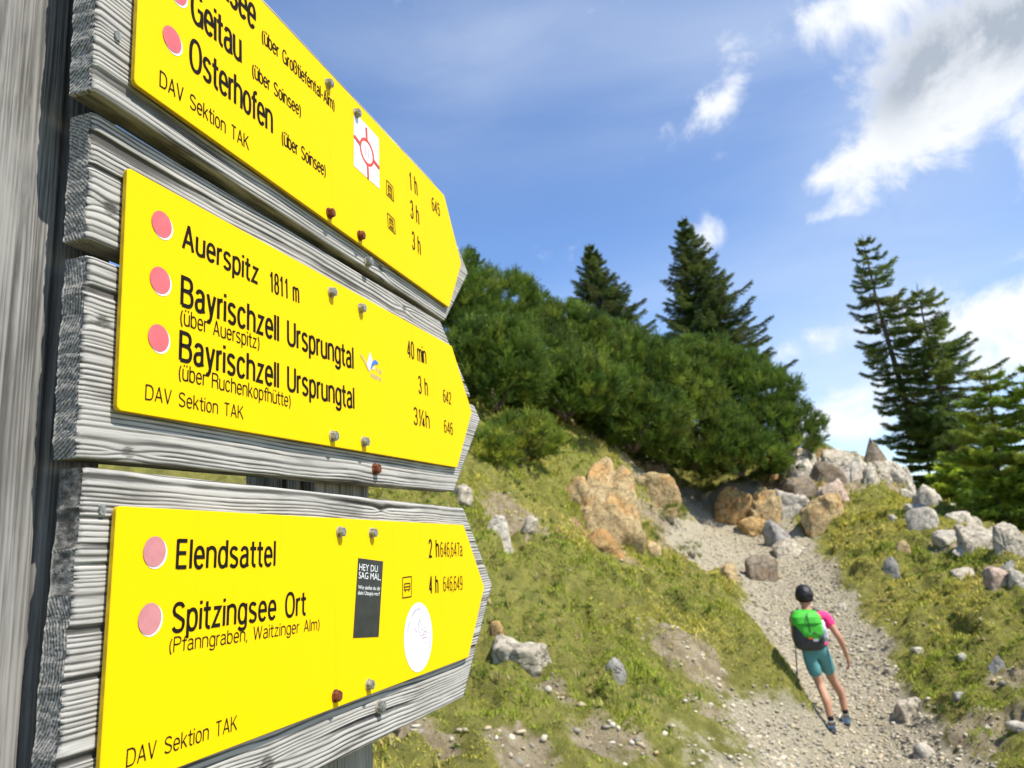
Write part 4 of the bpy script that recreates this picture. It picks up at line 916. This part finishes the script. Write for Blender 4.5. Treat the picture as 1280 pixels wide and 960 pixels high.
NTU = 1700; TB = 16
tq = scatter(NTU, (-2.5, 13, 3.6, 22), lambda q: d_grass(q)*np.clip(.25+1.2*fbm(p3(q[:, 0]*1.1, q[:, 1]*1.1, 6.0), 2, 79), .03, 1)); tz = height(tq)
tq = np.repeat(tq, TB, 0)+RNG.normal(0, .022, (NTU*TB, 2)); tz = np.repeat(tz, TB); N2 = NTU*TB
ln = np.repeat(RNG.uniform(.03, .085, NTU), TB)*RNG.uniform(.6, 1.2, N2); wd = RNG.uniform(.004, .008, N2)*np.clip(tq[:, 1]/7, .8, 2.2)
a = RNG.uniform(0, 6.283, N2); lean = RNG.uniform(.1, .9, N2); a2 = a+1.57
dirv = np.c_[np.cos(a)*np.sin(lean), np.sin(a)*np.sin(lean), np.cos(lean)]; side = np.c_[np.cos(a2), np.sin(a2), np.zeros(N2)]*wd[:, None]
b0 = np.c_[tq, tz-.004]; mid = b0+dirv*(ln*.55)[:, None]; tipv = b0+dirv*ln[:, None]; tipv[:, 2] -= ln*.25*np.sin(lean)
V_ = np.stack([b0-side, b0+side, mid+side*.7, mid-side*.7, tipv], 1).reshape(-1, 3); k5 = np.arange(N2)[:, None]*5
F_ = np.vstack([k5+np.array([[0, 1, 2]]), k5+np.array([[0, 2, 3]]), k5+np.array([[3, 2, 4]])])
tc_ = np.array([(.14, .20, .03), (.20, .24, .04), (.36, .31, .10), (.45, .37, .17), (.10, .15, .03)])[np.repeat(RNG.integers(0, 5, NTU), TB)]*RNG.uniform(.8, 1.25, (N2, 1))
tag(mesh_np('grass_tussocks', V_, F_, M_BLADE, None, False, dict(tint=np.repeat(tc_, 5, 0))), kind='stuff')

# ------------------------------------------------------------------ conifers
def needles(P, D, L, n_each, nl, nw, cols, rg, flat=0.0, spread=(.5, 1.05)):
    """tufts: stems from P along D (unit) of length L carry n_each thin needles"""
    m = len(P); N = m*n_each
    Pr = np.repeat(P, n_each, 0); Dr = np.repeat(D, n_each, 0); Lr = np.repeat(L, n_each); t = np.tile(np.linspace(.04, 1, n_each), m)+rg.uniform(-.03, .03, N)
    base = Pr+Dr*(Lr*t)[:, None]
    r = rg.normal(size=(N, 3)); 
    if flat: r[:, 2] *= (1-flat)
    r -= Dr*(r*Dr).sum(1)[:, None]; r /= np.linalg.norm(r, axis=1)[:, None]+1e-9
    an = rg.uniform(*spread, N); d = Dr*np.cos(an)[:, None]+r*np.sin(an)[:, None]
    s = np.cross(d, rg.normal(size=(N, 3))); s /= np.linalg.norm(s, axis=1)[:, None]+1e-9
    ll = nl*rg.uniform(.7, 1.25, N); w = nw*rg.uniform(.7, 1.3, N)
    V_ = np.stack([base-s*w[:, None]*.5, base+s*w[:, None]*.5, base+d*ll[:, None]], 1).reshape(-1, 3)
    F_ = np.arange(N*3).reshape(-1, 3)
    C_ = np.repeat(np.repeat(cols, n_each, 0)*rg.uniform(.8, 1.2, (N, 1)), 3, 0)
    return V_, F_, C_
PINE_COLS = np.array([(.105, .168, .024), (.140, .208, .028), (.064, .115, .019), (.210, .262, .036), (.120, .152, .030)])
def pine_bush(label, centre, r, seed, nsh, cols=PINE_COLS, group='dwarf mountain pines of the hedge', name='mountain_pine', h=None):
    """dwarf pine: a bunch of bowed limbs from one root, brush-like upright shoots outside"""
    rg = np.random.default_rng(seed); rx, ry, rz = r; c = np.array(centre)
    root = thing(name, label, 'shrub', Matrix.Translation(Vector(c)), group)
    ncl = int(nsh/4.8)
    d = rg.normal(size=(ncl*3, 3)); d /= np.linalg.norm(d, axis=1)[:, None]; d = d[d[:, 2] > -.82][:ncl]; n = len(d)
    lob = 1.06+.16*fbm(d*2.3+seed, 3, seed)+.14*np.abs(fbm(d*5.5+seed, 2, seed+3))
    S3 = np.array([rx, ry, rz]); nrm = d/S3; nrm /= np.linalg.norm(nrm, axis=1)[:, None]
    Pc = d*(lob*rg.uniform(.42, 1.0, n)**.5)[:, None]*S3+np.array([0, 0, rz*.25])
    Dc = nrm*.75+np.array([.05, -.1, .85])+rg.normal(0, .15, (n, 3)); Dc /= np.linalg.norm(Dc, axis=1)[:, None]
    cl = fbm(Pc*1.6+seed, 2, seed+7); ci = np.clip((cl*3+2+rg.normal(0, .9, n)).astype(int), 0, 4); colc = cols[ci]*rg.uniform(.7, 1.4, (n, 1))
    m_ = 16; sz_ = rg.uniform(.8, 1.3, n)
    D = np.repeat(Dc, m_, 0)+rg.normal(0, .36, (n*m_, 3)); D /= np.linalg.norm(D, axis=1)[:, None]; D[:, 2] += .12
    sc_ = min(1.0, rx/.9)
    L = np.repeat(sz_, m_)*rg.uniform(.11, .24, n*m_)*sc_; P = np.repeat(Pc, m_, 0)+D*.05
    col = np.repeat(colc, m_, 0)*rg.uniform(.85, 1.2, (n*m_, 1))
    V_, F_, C_ = needles(P, D, L, 17, .054*sc_, .013*sc_, col, rg, 0, (.25, .9))
    mesh_np('crown', V_, F_, M_NEEDLE, root, False, dict(tint=C_))
    g = Geo()
    for k in range(5):
        a = rg.uniform(0, 6.28); e = np.array([math.cos(a)*rx*.5, math.sin(a)*ry*.5, rz*rg.uniform(.0, .4)]); m_ = e*.5+np.array([0, 0, -rz*.25])
        g.tube([(0, 0, -rz*.6), tuple(m_), tuple(e)], [.06, .045, .02], 6)
    g.build('stem', M_BARK, root, True)
    return root
SPRUCE_COLS = np.array([(.080, .120, .022), (.105, .150, .024), (.060, .095, .020), (.14, .175, .030), (.095, .115, .030)])
def spruce(label, base, top, rmax, seed, whorls, per=6, sparse=0.0, cols=SPRUCE_COLS, start=.08, shape=.85, bend=0.0, group='spruces behind the pine hedge', droop=.25, name='spruce_tree', side=None, dens=1.3, nsz=1.25):
    """base, top: world points; branches in whorls, fan of twigs with needles"""
    rg = np.random.default_rng(seed); base = np.array(base, float); top = np.array(top, float); ax = top-base; Ht = np.linalg.norm(ax)
    root = thing(name, label, 'tree', Matrix.Translation(Vector(base)), group)
    lat = np.cross(ax/Ht, [0, 1.0, 0]); 
    def trunk(t): return ax*t + lat*bend*math.sin(math.pi*t)*Ht + np.array([.03*math.sin(9*t+seed), .03*math.cos(7*t), 0])*Ht*.12*(1-t)
    g = Geo(); g.tube([tuple(trunk(t)) for t in np.linspace(0, 1, 14)], list(np.linspace(.016*Ht+.02, .008, 14)), 8)
    P = []; D = []; L = []; C = []
    for w in range(whorls):
        t0 = start+(1-start)*(w+rg.uniform(-.3, .3))/whorls; t0 = min(max(t0, 0.02), .995)
        R = rmax*(1-t0)**shape*rg.uniform(.75, 1.12)+.05
        nb = max(3, int(per*(1 if t0 < .8 else .8)))
        a0 = rg.uniform(0, 6.28)
        for b in range(nb):
            if rg.random() < sparse: continue
            a = a0+b*2*math.pi/nb+rg.normal(0, .25); o = trunk(t0); d = np.array([math.cos(a), math.sin(a), 0]); r_ = R*rg.uniform(.6, 1.15)
            if side is not None: r_ *= 1+side[2]*(d[0]*side[0]+d[1]*side[1])
            rise = .45*(t0-.45); ns = max(3, int(r_/.11)); cb = cols[rg.integers(0, len(cols))]*rg.uniform(.8, 1.2)
            pts = []
            for s in np.linspace(0, 1, 6):
                pts.append(o+d*r_*s+np.array([0, 0, r_*(rise*s-droop*s*(1-.75*s*s)*1.6+.10*s*s)]))
            pts = np.array(pts); g.tube([tuple(q) for q in pts], [max(.004, .018*r_*(1-s)+.003) for s in np.linspace(0, 1, 6)], 4, False)
            for s in np.linspace(.14, 1, int(ns*2.1*dens)):
                q = np.array([np.interp(s, np.linspace(0, 1, 6), pts[:, k]) for k in range(3)]); tl = .32*r_*(1-s)*rg.uniform(.5, 1.1)+.025+.085*min(1, r_/.7)
                for sd2 in (-1, 1):
                    aa = a+sd2*rg.uniform(.5, 1.0); dd = np.array([math.cos(aa), math.sin(aa), rg.uniform(-.35, .12)]); dd /= np.linalg.norm(dd)
                    P.append(q); D.append(dd); L.append(tl); C.append(cb)
            P.append(pts[-2]); dd = pts[-1]-pts[-2]; L.append(np.linalg.norm(dd)+.08); D.append(dd/np.linalg.norm(dd)); C.append(cb)
    P.append(ax*.96); D.append(ax/Ht); L.append(Ht*.05); C.append(cols[0])
    g.build('trunk', M_BARK, root, True)
    P, D, L, C = np.array(P), np.array(D), np.array(L), np.array(C)
    V_, F_, C_ = needles(P, D, L, 13, .075*nsz, .019*nsz, C, rg, .35, (.5, 1.0))
    mesh_np('crown', V_, F_, M_NEEDLE, root, False, dict(tint=C_))
    return root
def bush(label, px, py, Y, rpx, hpx, seed, n, **kw):
    """centre of the crown at the pixel, radii in pixels"""
    if 'group' not in kw and px > 600: t_ = min(1, (px-600)/110); py += 13*t_; hpx *= 1-.30*t_
    c = at(px, py, Y); s = Y/FPX
    return pine_bush(label, c, (rpx*s, rpx*s*.85, hpx*s), seed, n, **kw)
bush('dwarf pine just right of the middle sign tip, lowest of the hedge', 620, 478, 14.6, 62, 62, 201, 2300)
bush('dwarf pine rising behind the two upper signs', 560, 420, 16.0, 70, 75, 202, 2300)
bush('dwarf pine at the upper left of the hedge, below the left spruce', 622, 408, 17.0, 62, 58, 203, 2100)
bush('dwarf pine in the upper middle of the hedge, under the small spruce tip', 690, 425, 17.6, 68, 52, 204, 2300)
bush('bright dwarf pine bulging left of the tall orange boulder top', 705, 488, 16.0, 68, 60, 205, 2600)
bush('dwarf pine in the hedge right below the short broad spruce', 775, 462, 18.2, 72, 58, 206, 2600)
bush('dwarf pine in the front of the hedge above the long tan boulder', 790, 528, 17.6, 68, 56, 207, 2500)
bush('dwarf pine with dark underside over the head of the path', 866, 548, 19.6, 76, 62, 208, 2800)
bush('dwarf pine in the hedge right below the tall spruce', 868, 468, 20.6, 70, 58, 209, 2500)
bush('dwarf pine of the hedge reaching to the sky right of the tall spruce', 935, 496, 20.6, 58, 54, 210, 2400)
bush('dwarf pine at the right end of the hedge above the crag', 974, 538, 20.4, 50, 46, 211, 1700)
bush('small dwarf pine overhanging the orange ledge', 925, 566, 19.6, 62, 36, 212, 1800)
bush('dwarf pine filling the middle of the hedge, above the tall orange boulder', 735, 500, 17.4, 70, 56, 241, 2300)
bush('dwarf pine in the middle of the hedge above the path head', 832, 500, 19.6, 72, 56, 242, 2300)
bush('dwarf pine in the left middle of the hedge, right of the middle sign', 655, 455, 16.6, 66, 58, 243, 2100)
bush('dwarf pine behind the hedge crest below the short broad spruce', 735, 440, 20.5, 72, 50, 244, 2000)
bush('dwarf pine behind the hedge crest right of the tall spruce', 905, 470, 22.5, 58, 44, 245, 1700)
bush('dwarf pine low in the hedge above the ochre wedge', 935, 535, 20.2, 58, 48, 246, 2000)
bush('low bright pine growing between the middle sign and the orange boulder', 650, 560, 13.4, 48, 26, 213, 1100, cols=PINE_COLS*np.array([1.65, 1.38, 1.25]), group=None)
bush('low green shrub left of the orange boulder, above the lowest sign', 606, 575, 12.6, 40, 24, 214, 900, cols=PINE_COLS*np.array([1.7, 1.42, 1.25]), group=None)
# hummocks of heath on the path's left side
for k, (lb, px, py, Y, r_, h_) in enumerate((('round green tuft on the gravel left of the path', 862, 694, 14.6, 13, 11), ('flat grey green tuft below the long tan boulder', 838, 648, 15.6, 20, 10), ('pair of low tufts on the slope left of the gravel', 800, 672, 14.0, 22, 9))):
    bush(lb, px, py, Y, r_, h_, 230+k, 170, cols=PINE_COLS*np.array([1.6, 1.25, 1.35]), group='green tufts by the gravel', name='heath_tuft')
# trees
spruce('left spruce half hidden behind the tip of the top sign', at(605, 470, 19.0), at(588, 308, 19.0), 1.05, 301, 20, 7, .05, nsz=1.1)
spruce('short broad spruce standing on the left hedge skyline', at(778, 500, 22.0), at(736, 306, 22.0), 2.3, 302, 26, 9, .05, start=.2, shape=.95, dens=1.6, nsz=1.0)
spruce('tall broad spruce in the middle of the hedge skyline', at(905, 510, 24.0), at(852, 272, 24.0), 2.7, 303, 34, 9, .04, start=.22, shape=.95, dens=1.6, side=(1, 0, .1), nsz=1.0)
spruce('tiny spruce tip showing above the left hedge', at(666, 420, 19.0), at(660, 358, 19.0), .5, 304, 9, 6, .05)
spruce('thin leaning spruce at the left of the right group, highest there', at(1158, 575, 24.5), at(1078, 296, 24.5), 1.8, 305, 26, 7, .20, dens=1.5, nsz=1.15, cols=SPRUCE_COLS*1.35, shape=.55, bend=.02, group='trees on the right ridge', droop=.30, start=.12, side=(1, 0, .25))
spruce('second spruce of the right group, bushier and shorter than the leaning one', at(1200, 590, 23.0), at(1146, 356, 23.0), 2.2, 306, 22, 7, .20, dens=1.5, nsz=1.15, cols=SPRUCE_COLS*1.35, shape=.62, bend=.01, group='trees on the right ridge', droop=.22, start=.12, side=(1, 0, .2))
LIGHT = SPRUCE_COLS*np.array([2.5, 2.45, 1.4])
spruce('light green young spruce at the right frame edge', at(1252, 660, 15.5), at(1236, 462, 15.5), 1.1, 307, 15, 7, .2, dens=1.4, cols=LIGHT, shape=.55, group='trees on the right ridge', droop=.15, start=.12)
spruce('yellowish spruce cut by the right frame edge', at(1300, 650, 15.0), at(1290, 450, 15.0), 1.0, 308, 13, 6, .2, cols=LIGHT, shape=.5, group='trees on the right ridge', droop=.15, start=.1)
LP = 'low spruces on the right ridge'
def low(label, px, y0, y1, Y, r, seed, cols, w=9):
    spruce(label, at(px, y0, Y), at(px-6, y1, Y), r, seed, w, 9, .04, cols=cols, shape=.5, group=LP, droop=.10, start=.05, dens=1.6, nsz=1.5, name='low_spruce')
low('dark low spruce at the foot of the leaning spruce', 1162, 605, 520, 24.0, 1.15, 321, SPRUCE_COLS*1.2)
low('green low spruce below the second right spruce', 1218, 632, 535, 20.5, 1.25, 322, LIGHT*.9)
low('bright low spruce above the cream cliff face', 1262, 668, 590, 15.8, .75, 323, LIGHT*1.25)
low('dark low spruce behind the cliff block at the frame edge', 1300, 690, 575, 15.2, .9, 324, LIGHT*.9)
low('light green low spruce between the split rib and the frame edge', 1196, 625, 572, 20.0, .75, 325, LIGHT*1.2)
# ------------------------------------------------------------------ hiker
def skin(name, verts, edges, mat, parent, sub=2):
    """verts: (x, y, z, rx[, ry]); one continuous skinned surface, baked to a mesh"""
    me = bpy.data.meshes.new(name); me.from_pydata([v[:3] for v in verts], edges, [])
    o = bpy.data.objects.new(name, me); COL.objects.link(o)
    o.modifiers.new('s', 'SKIN'); sv = me.skin_vertices[0].data
    for k, v in enumerate(verts): sv[k].radius = (v[3], v[4] if len(v) > 4 else v[3]); sv[k].use_root = (k == 0)
    ss = o.modifiers.new('d', 'SUBSURF'); ss.levels = ss.render_levels = sub
    dg = bpy.context.evaluated_depsgraph_get(); nm = bpy.data.meshes.new_from_object(o.evaluated_get(dg)); nm.name = name
    bpy.data.objects.remove(o); o = bpy.data.objects.new(name, nm); COL.objects.link(o); o.parent = parent
    nm.materials.clear(); nm.materials.append(mat); nm.polygons.foreach_set('use_smooth', np.ones(len(nm.polygons), bool))
    return o
M_SKIN = simple('tanned_skin', (.48, .25, .15), .55, .08, 30)
M_HAIR = simple('black_hair', (.012, .010, .011), .5, .4, 120, .4, 0, .4)
M_SHIRT = simple('pink_shirt', (.85, .04, .19), .8, .08, 40)
M_SHORTS = simple('teal_shorts', (.10, .28, .275), .8, .12, 25)
M_SOCK = simple('black_sock', (.015, .015, .017), .9, .2, 100)
M_SHOE = simple('pale_blue_shoe', (.33, .50, .55), .7, .25, 60)
M_SOLE = simple('dark_sole', (.05, .05, .055), .8, .2, 60)
M_PGREEN = simple('green_pack_cloth', (.055, .42, .03), .6, .12, 30)
M_PGREY = simple('dark_grey_pack_cloth', (.045, .05, .052), .7, .2, 30)
M_PLGREY = simple('light_grey_pocket', (.42, .43, .44), .7, .1, 40)
HP = ground_hit(1046, 914); HP[2] = H(HP[0], HP[1])
HS = 159/FPX*HP[1]/1.585
yaw = math.radians(-11)
HM = Matrix.Translation(Vector(HP)) @ Matrix.Rotation(yaw, 4, 'Z') @ Matrix.Scale(HS, 4)
hik = thing('person', 'hiker in pink shirt and teal shorts walking away up the gravel path', 'person', HM)
def gz_local(x, y):
    w = HM @ Vector((x, y, 0)); return (H(w.x, w.y)-HP[2])/HS
LF = (-.075, -.16); RF = (.175, .34); lz = gz_local(*LF)+.03; rz_ = gz_local(*RF)+.03
pel = (-.13, .02, .90)
lk = (-.110, .03, .47+lz*.6); rk = (.075, .27, .50+rz_*.6)
la = (LF[0], LF[1]-.01, .10+lz); ra = (RF[0], RF[1]-.04, .10+rz_)
neck = (-.150, .07, 1.33); hd = (-.152, .10, 1.485)
shL = (-.295, .07, 1.27); shR = (.045, .04, 1.265)
elR = (.165, -.05, 1.005); wrR = (.235, .06, .790)
elL = (-.315, .17, 1.03); wrL = (-.285, .36, .93)
BV = [(*pel, .105, .085), (-.14, .04, 1.05, .105, .08), (-.147, .05, 1.20, .125, .085), (neck[0], neck[1]-.01, neck[2], .052), (hd[0]+.0, hd[1]-.02, hd[2]-.09, .058), (hd[0], hd[1], hd[2], .088, .10), (hd[0]+.0, hd[1], hd[2]+.075, .062, .075),
      (-.205, .03, .86, .082), (*lk, .052), (LF[0]-.012, LF[1]+.03, .32+lz, .053), (*la, .034), (LF[0], LF[1]+.07, .045+lz, .034, .03), (LF[0], LF[1]+.15, .03+lz, .03, .022),
      (-.055, .04, .86, .082), (*rk, .052), (RF[0]-.012, RF[1]-.02, .34+rz_, .053), (*ra, .034), (RF[0]+.01, RF[1]+.07, .045+rz_, .034, .03), (RF[0]+.02, RF[1]+.15, .03+rz_, .03, .022),
      (*shL, .055), (*elL, .038), (*wrL, .026), (*shR, .052), (*elR, .038), (*wrR, .026), (wrR[0]+.012, wrR[1]+.012, wrR[2]-.055, .030, .018), (wrL[0]+.01, wrL[1]+.055, wrL[2]-.005, .030, .018)]
BE = [(0, 1), (1, 2), (2, 3), (3, 4), (4, 5), (5, 6), (0, 7), (7, 8), (8, 9), (9, 10), (10, 11), (11, 12), (0, 13), (13, 14), (14, 15), (15, 16), (16, 17), (17, 18), (2, 19), (19, 20), (20, 21), (21, 26), (2, 22), (22, 23), (23, 24), (24, 25)]
# fingers: short chains rooted in the palms
def fingers(pal, along, across, palmn, curl):
    al = np.array(along); ac = np.array(across); pn = np.array(palmn); c = np.array(pal)
    for k, (o_, L_, r_) in enumerate(((-.026, .062, .0085), (-.009, .072, .009), (.009, .068, .0088), (.025, .054, .008))):
        b = len(BV); q0 = c+ac*o_*.8+al*.012; q1 = c+ac*o_+al*(.035+L_*.3)+pn*.006*curl; q2 = q1+al*L_*.34+pn*.016*curl; q3 = q2+al*L_*.22+pn*.022*curl
        BV.extend([(*q0, r_*1.2), (*q1, r_), (*q2, r_*.9), (*q3, r_*.75)]); BE.extend([(pi_, b), (b, b+1), (b+1, b+2), (b+2, b+3)])
    b = len(BV); q0 = c-ac*.03-al*.012; q1 = q0-ac*.02+al*.03+pn*.01; q2 = q1+al*.028+ac*.004+pn*.01
    BV.extend([(*q0, .011), (*q1, .0105), (*q2, .009)]); BE.extend([(pi_, b), (b, b+1), (b+1, b+2)])
pi_ = 25; fingers(BV[25][:3], unit((.12, .12, -1)), unit((-.05, -1, -.1)), unit((-1, .1, -.1)), 1.0)
pi_ = 26; fingers(BV[26][:3], unit((.1, 1, -.25)), unit((0, .2, -1)), unit((1, 0, 0)), 2.2)
body = skin('body', BV, BE, M_SKIN, hik, 2)
# face and ears
g = Geo(); g.tube([(hd[0], hd[1]+.095, hd[2]-.005), (hd[0], hd[1]+.125, hd[2]-.03)], [.010, .016], 8)
g.build('nose', M_SKIN, hik, True)
def ball(name, c, r, mat, parent, sub=3, noise=0.0):
    v, f = ICO[sub]; q = v*np.array(r)*(1+noise*fbm(v*5, 3, 3)[:, None])+np.array(c); return mesh_np(name, q, f, mat, parent, True)
for s in (-1, 1):
    ball('ear', (hd[0]+s*.083, hd[1]-.005, hd[2]-.01), (.012, .022, .034), M_SKIN, hik, 2)
    ball('eye', (hd[0]+s*.033, hd[1]+.093, hd[2]+.012), (.014, .010, .011), M_PRINT, hik, 2)
g = Geo(); g.tube([(hd[0]-.024, hd[1]+.094, hd[2]-.062), (hd[0], hd[1]+.100, hd[2]-.064), (hd[0]+.024, hd[1]+.094, hd[2]-.062)], .006, 6); g.build('mouth', MATS['rusty_steel'] if False else M_SKIN, hik, True)
v, f = ICO[4]; q = v*np.array((.104, .116, .122))*(1+.13*fbm(v*6, 4, 5)[:, None]); cut = q[:, 1] > .05; q[:, 1] = np.where(cut & (q[:, 2] < .05), .05+(q[:, 1]-.05)*.1, q[:, 1])
q[:, 2] = np.where(q[:, 2] < -.07, -.07+(q[:, 2]+.07)*.5, q[:, 2]); mesh_np('hair', q+np.array((hd[0], hd[1]-.012, hd[2]+.022)), f, M_HAIR, hik, True)
skin('shirt', [(-.132, .03, .90, .128, .108), (-.14, .04, 1.05, .122, .097), (-.147, .05, 1.20, .142, .10), (-.14, .050, 1.30, .105, .075), (shL[0], shL[1], shL[2]-.0, .072), (shL[0]-.05, shL[1]+.02, shL[2]-.11, .062), (shR[0], shR[1], shR[2], .080), (shR[0]+.060, shR[1]-.03, shR[2]-.15, .066)],
     [(0, 1), (1, 2), (2, 3), (2, 4), (4, 5), (2, 6), (6, 7)], M_SHIRT, hik)
mixk = lambda a_, b_, t: tuple(a_[k]*(1-t)+b_[k]*t for k in range(3))
hl, hr = (-.205, .03, .86), (-.055, .04, .86)
skin('shorts', [(-.13, .02, .99, .130, .108), (*pel, .136, .116), (*hl, .100), (*mixk(hl, lk, .45), .092), (*mixk(hl, lk, .80), .080), (*hr, .100), (*mixk(hr, rk, .45), .092), (*mixk(hr, rk, .80), .080)], [(0, 1), (1, 2), (2, 3), (3, 4), (1, 5), (5, 6), (6, 7)], M_SHORTS, hik)
for (A, k_) in ((la, LF), (ra, RF)):
    skin('sock', [(A[0], A[1], A[2]+.085, .043), (A[0], A[1], A[2]+.0, .044)], [(0, 1)], M_SOCK, hik, 2)
    zb = A[2]-.10
    sh = skin('shoe', [(A[0], A[1]-.035, zb+.055, .048, .042), (A[0], A[1]+.05, zb+.05, .050, .042), (A[0]+.005, A[1]+.16, zb+.035, .045, .030), (A[0], A[1]-.01, zb+.105, .046, .042)], [(0, 1), (1, 2), (0, 3)], M_SHOE, hik, 2)
    g = Geo(); g.prism([(A[0]+.052*math.cos(t)*(1 if math.sin(t) > -.2 else .85), A[1]+.055+.145*math.sin(t)) for t in np.linspace(0, 6.283, 20, endpoint=False)], zb-.012, zb+.018); g.build('sole', M_SOLE, sh)
# backpack (worn, a thing of its own)
pk = thing('backpack', 'green and dark grey hiking backpack on the hiker', 'backpack', HM)
def pad(name, pts, mat, parent, noise=.03, seed=1, sub=5):
    """soft bag from a list of rings (z, cx, cy, hx, hy): super-ellipse sections"""
    n = 36; m = 26; zs = np.linspace(pts[0][0], pts[-1][0], m); P = np.array(pts); V_ = []
    for k, z in enumerate(zs):
        cx, cy, hx, hy = (np.interp(z, P[:, 0], P[:, j]) for j in (1, 2, 3, 4))
        for t in np.linspace(0, 2*math.pi, n, endpoint=False):
            c_, s_ = math.cos(t), math.sin(t); e = .62
            V_.append((cx+PKX+hx*math.copysign(abs(c_)**e, c_), cy+hy*math.copysign(abs(s_)**e, s_), z))
    V_ = np.array(V_); ctr_ = V_.mean(0); V_ = V_+(V_-ctr_)*(noise*fbm(V_*13, 4, seed)[:, None])
    i_ = np.arange(n*m).reshape(m, n); r = np.roll(i_, -1, 1); F = [list(x) for x in np.stack([i_[:-1].ravel(), r[:-1].ravel(), r[1:].ravel(), i_[1:].ravel()], 1)]+[list(i_[0][::-1]), list(i_[-1])]
    return mesh_np(name, V_, F, mat, parent, True)
by = -.175; PKX = -.035
pad('pack_body', [(.90, -.155, by+.05, .10, .06), (.93, -.160, by+.02, .155, .10), (1.02, -.165, by, .172, .125), (1.14, -.17, by, .165, .12), (1.20, -.17, by+.01, .16, .11)], M_PGREY, pk, .05, 4)
pad('pack_front', [(1.03, -.125, by-.10, .07, .02), (1.09, -.13, by-.11, .11, .03), (1.20, -.165, by-.095, .148, .035), (1.23, -.17, by-.06, .13, .035)], M_PGREEN, pk, .10, 5)
pad('pack_lid', [(1.185, -.17, by-.01, .15, .10), (1.215, -.172, by-.02, .172, .125), (1.29, -.18, by-.01, .165, .115), (1.345, -.18, by+.01, .12, .08), (1.355, -.18, by+.02, .08, .05)], M_PGREEN, pk, .07, 6)
pad('side_pocket', [(1.0, .005, by+.0, .03, .06), (1.05, .008, by, .042, .075), (1.13, .005, by, .042, .07), (1.175, -.005, by, .03, .05)], M_PLGREY, pk, .04, 7)
pad('water_bottle', [(1.10, .0, by+.01, .032, .036), (1.20, .0, by+.01, .034, .038), (1.235, .0, by+.01, .018, .02)], M_PRINT, pk, .0, 8)
g = Geo()
for s in (-1, 1):
    x0 = -.165+s*.095; g.tube([(x0, by+.10, 1.30), (x0, .03, 1.345), (x0, .15, 1.27), (x0+s*.02, .165, 1.12), (x0+s*.04, .05, 1.0), (x0+s*.03, by+.10, .98)], [.018]*6, 8)
g.build('shoulder_strap', M_PGREY, pk, True)
g = Geo(); ringp = [(-.135+.165*math.cos(t), .03+.14*math.sin(t), .955) for t in np.linspace(0, 6.283, 25)]; g.tube(ringp, .016, 8); g.build('hip_belt', M_SHIRT, pk, True)
g = Geo(); g.tube([(-.25, by-.118, 1.06), (-.15, by-.135, 1.12), (-.05, by-.118, 1.04)], .011, 6); g.build('compression_strap', M_PGREY, pk, True)
g = Geo(); g.box(PKX-.185, PKX-.150, by-.150, by-.118, 1.045, 1.062); g.build('red_tag', M_RED, pk)
g = Geo(); g.box(PKX-.140, PKX-.085, by-.146, by-.112, 1.02, 1.045); g.build('label_patch', M_PLGREY, pk)
g = Geo(); g.tube([(PKX-.17, by-.118, 1.33), (PKX-.175, by-.158, 1.26), (PKX-.17, by-.160, 1.20), (PKX-.165, by-.150, 1.12)], .008, 6); g.build('lid_strap', M_PGREY, pk, True)
# trekking pole
pt = thing('trekking_pole', 'thin dark trekking pole held at the left of the hiker', 'trekking pole', HM)
tp = np.array(BV[26][:3])+np.array((.012, .05, .02)); bt = np.array((-.36, .12, gz_local(-.36, .12)+.0))
tp2 = np.array((-.275, .43, .95)); ft = np.array((-.372, -.06, .52))
g = Geo(); g.tube([tuple(tp2), tuple(ft)], [.009, .006], 8); sft = g.build('shaft', M_PGREY, pt)
g = Geo(); g.tube([tuple(tp2+(tp2-ft)*.02), tuple(tp2-(tp2-ft)*.14)], [.017, .014], 8); g.build('grip', M_SOLE, pt)
g = Geo(); q0 = ft+(tp2-ft)*.07; g.tube([tuple(q0), tuple(q0+(tp2-ft)*.008)], [.03, .03], 12); g.build('basket', M_SOLE, pt)
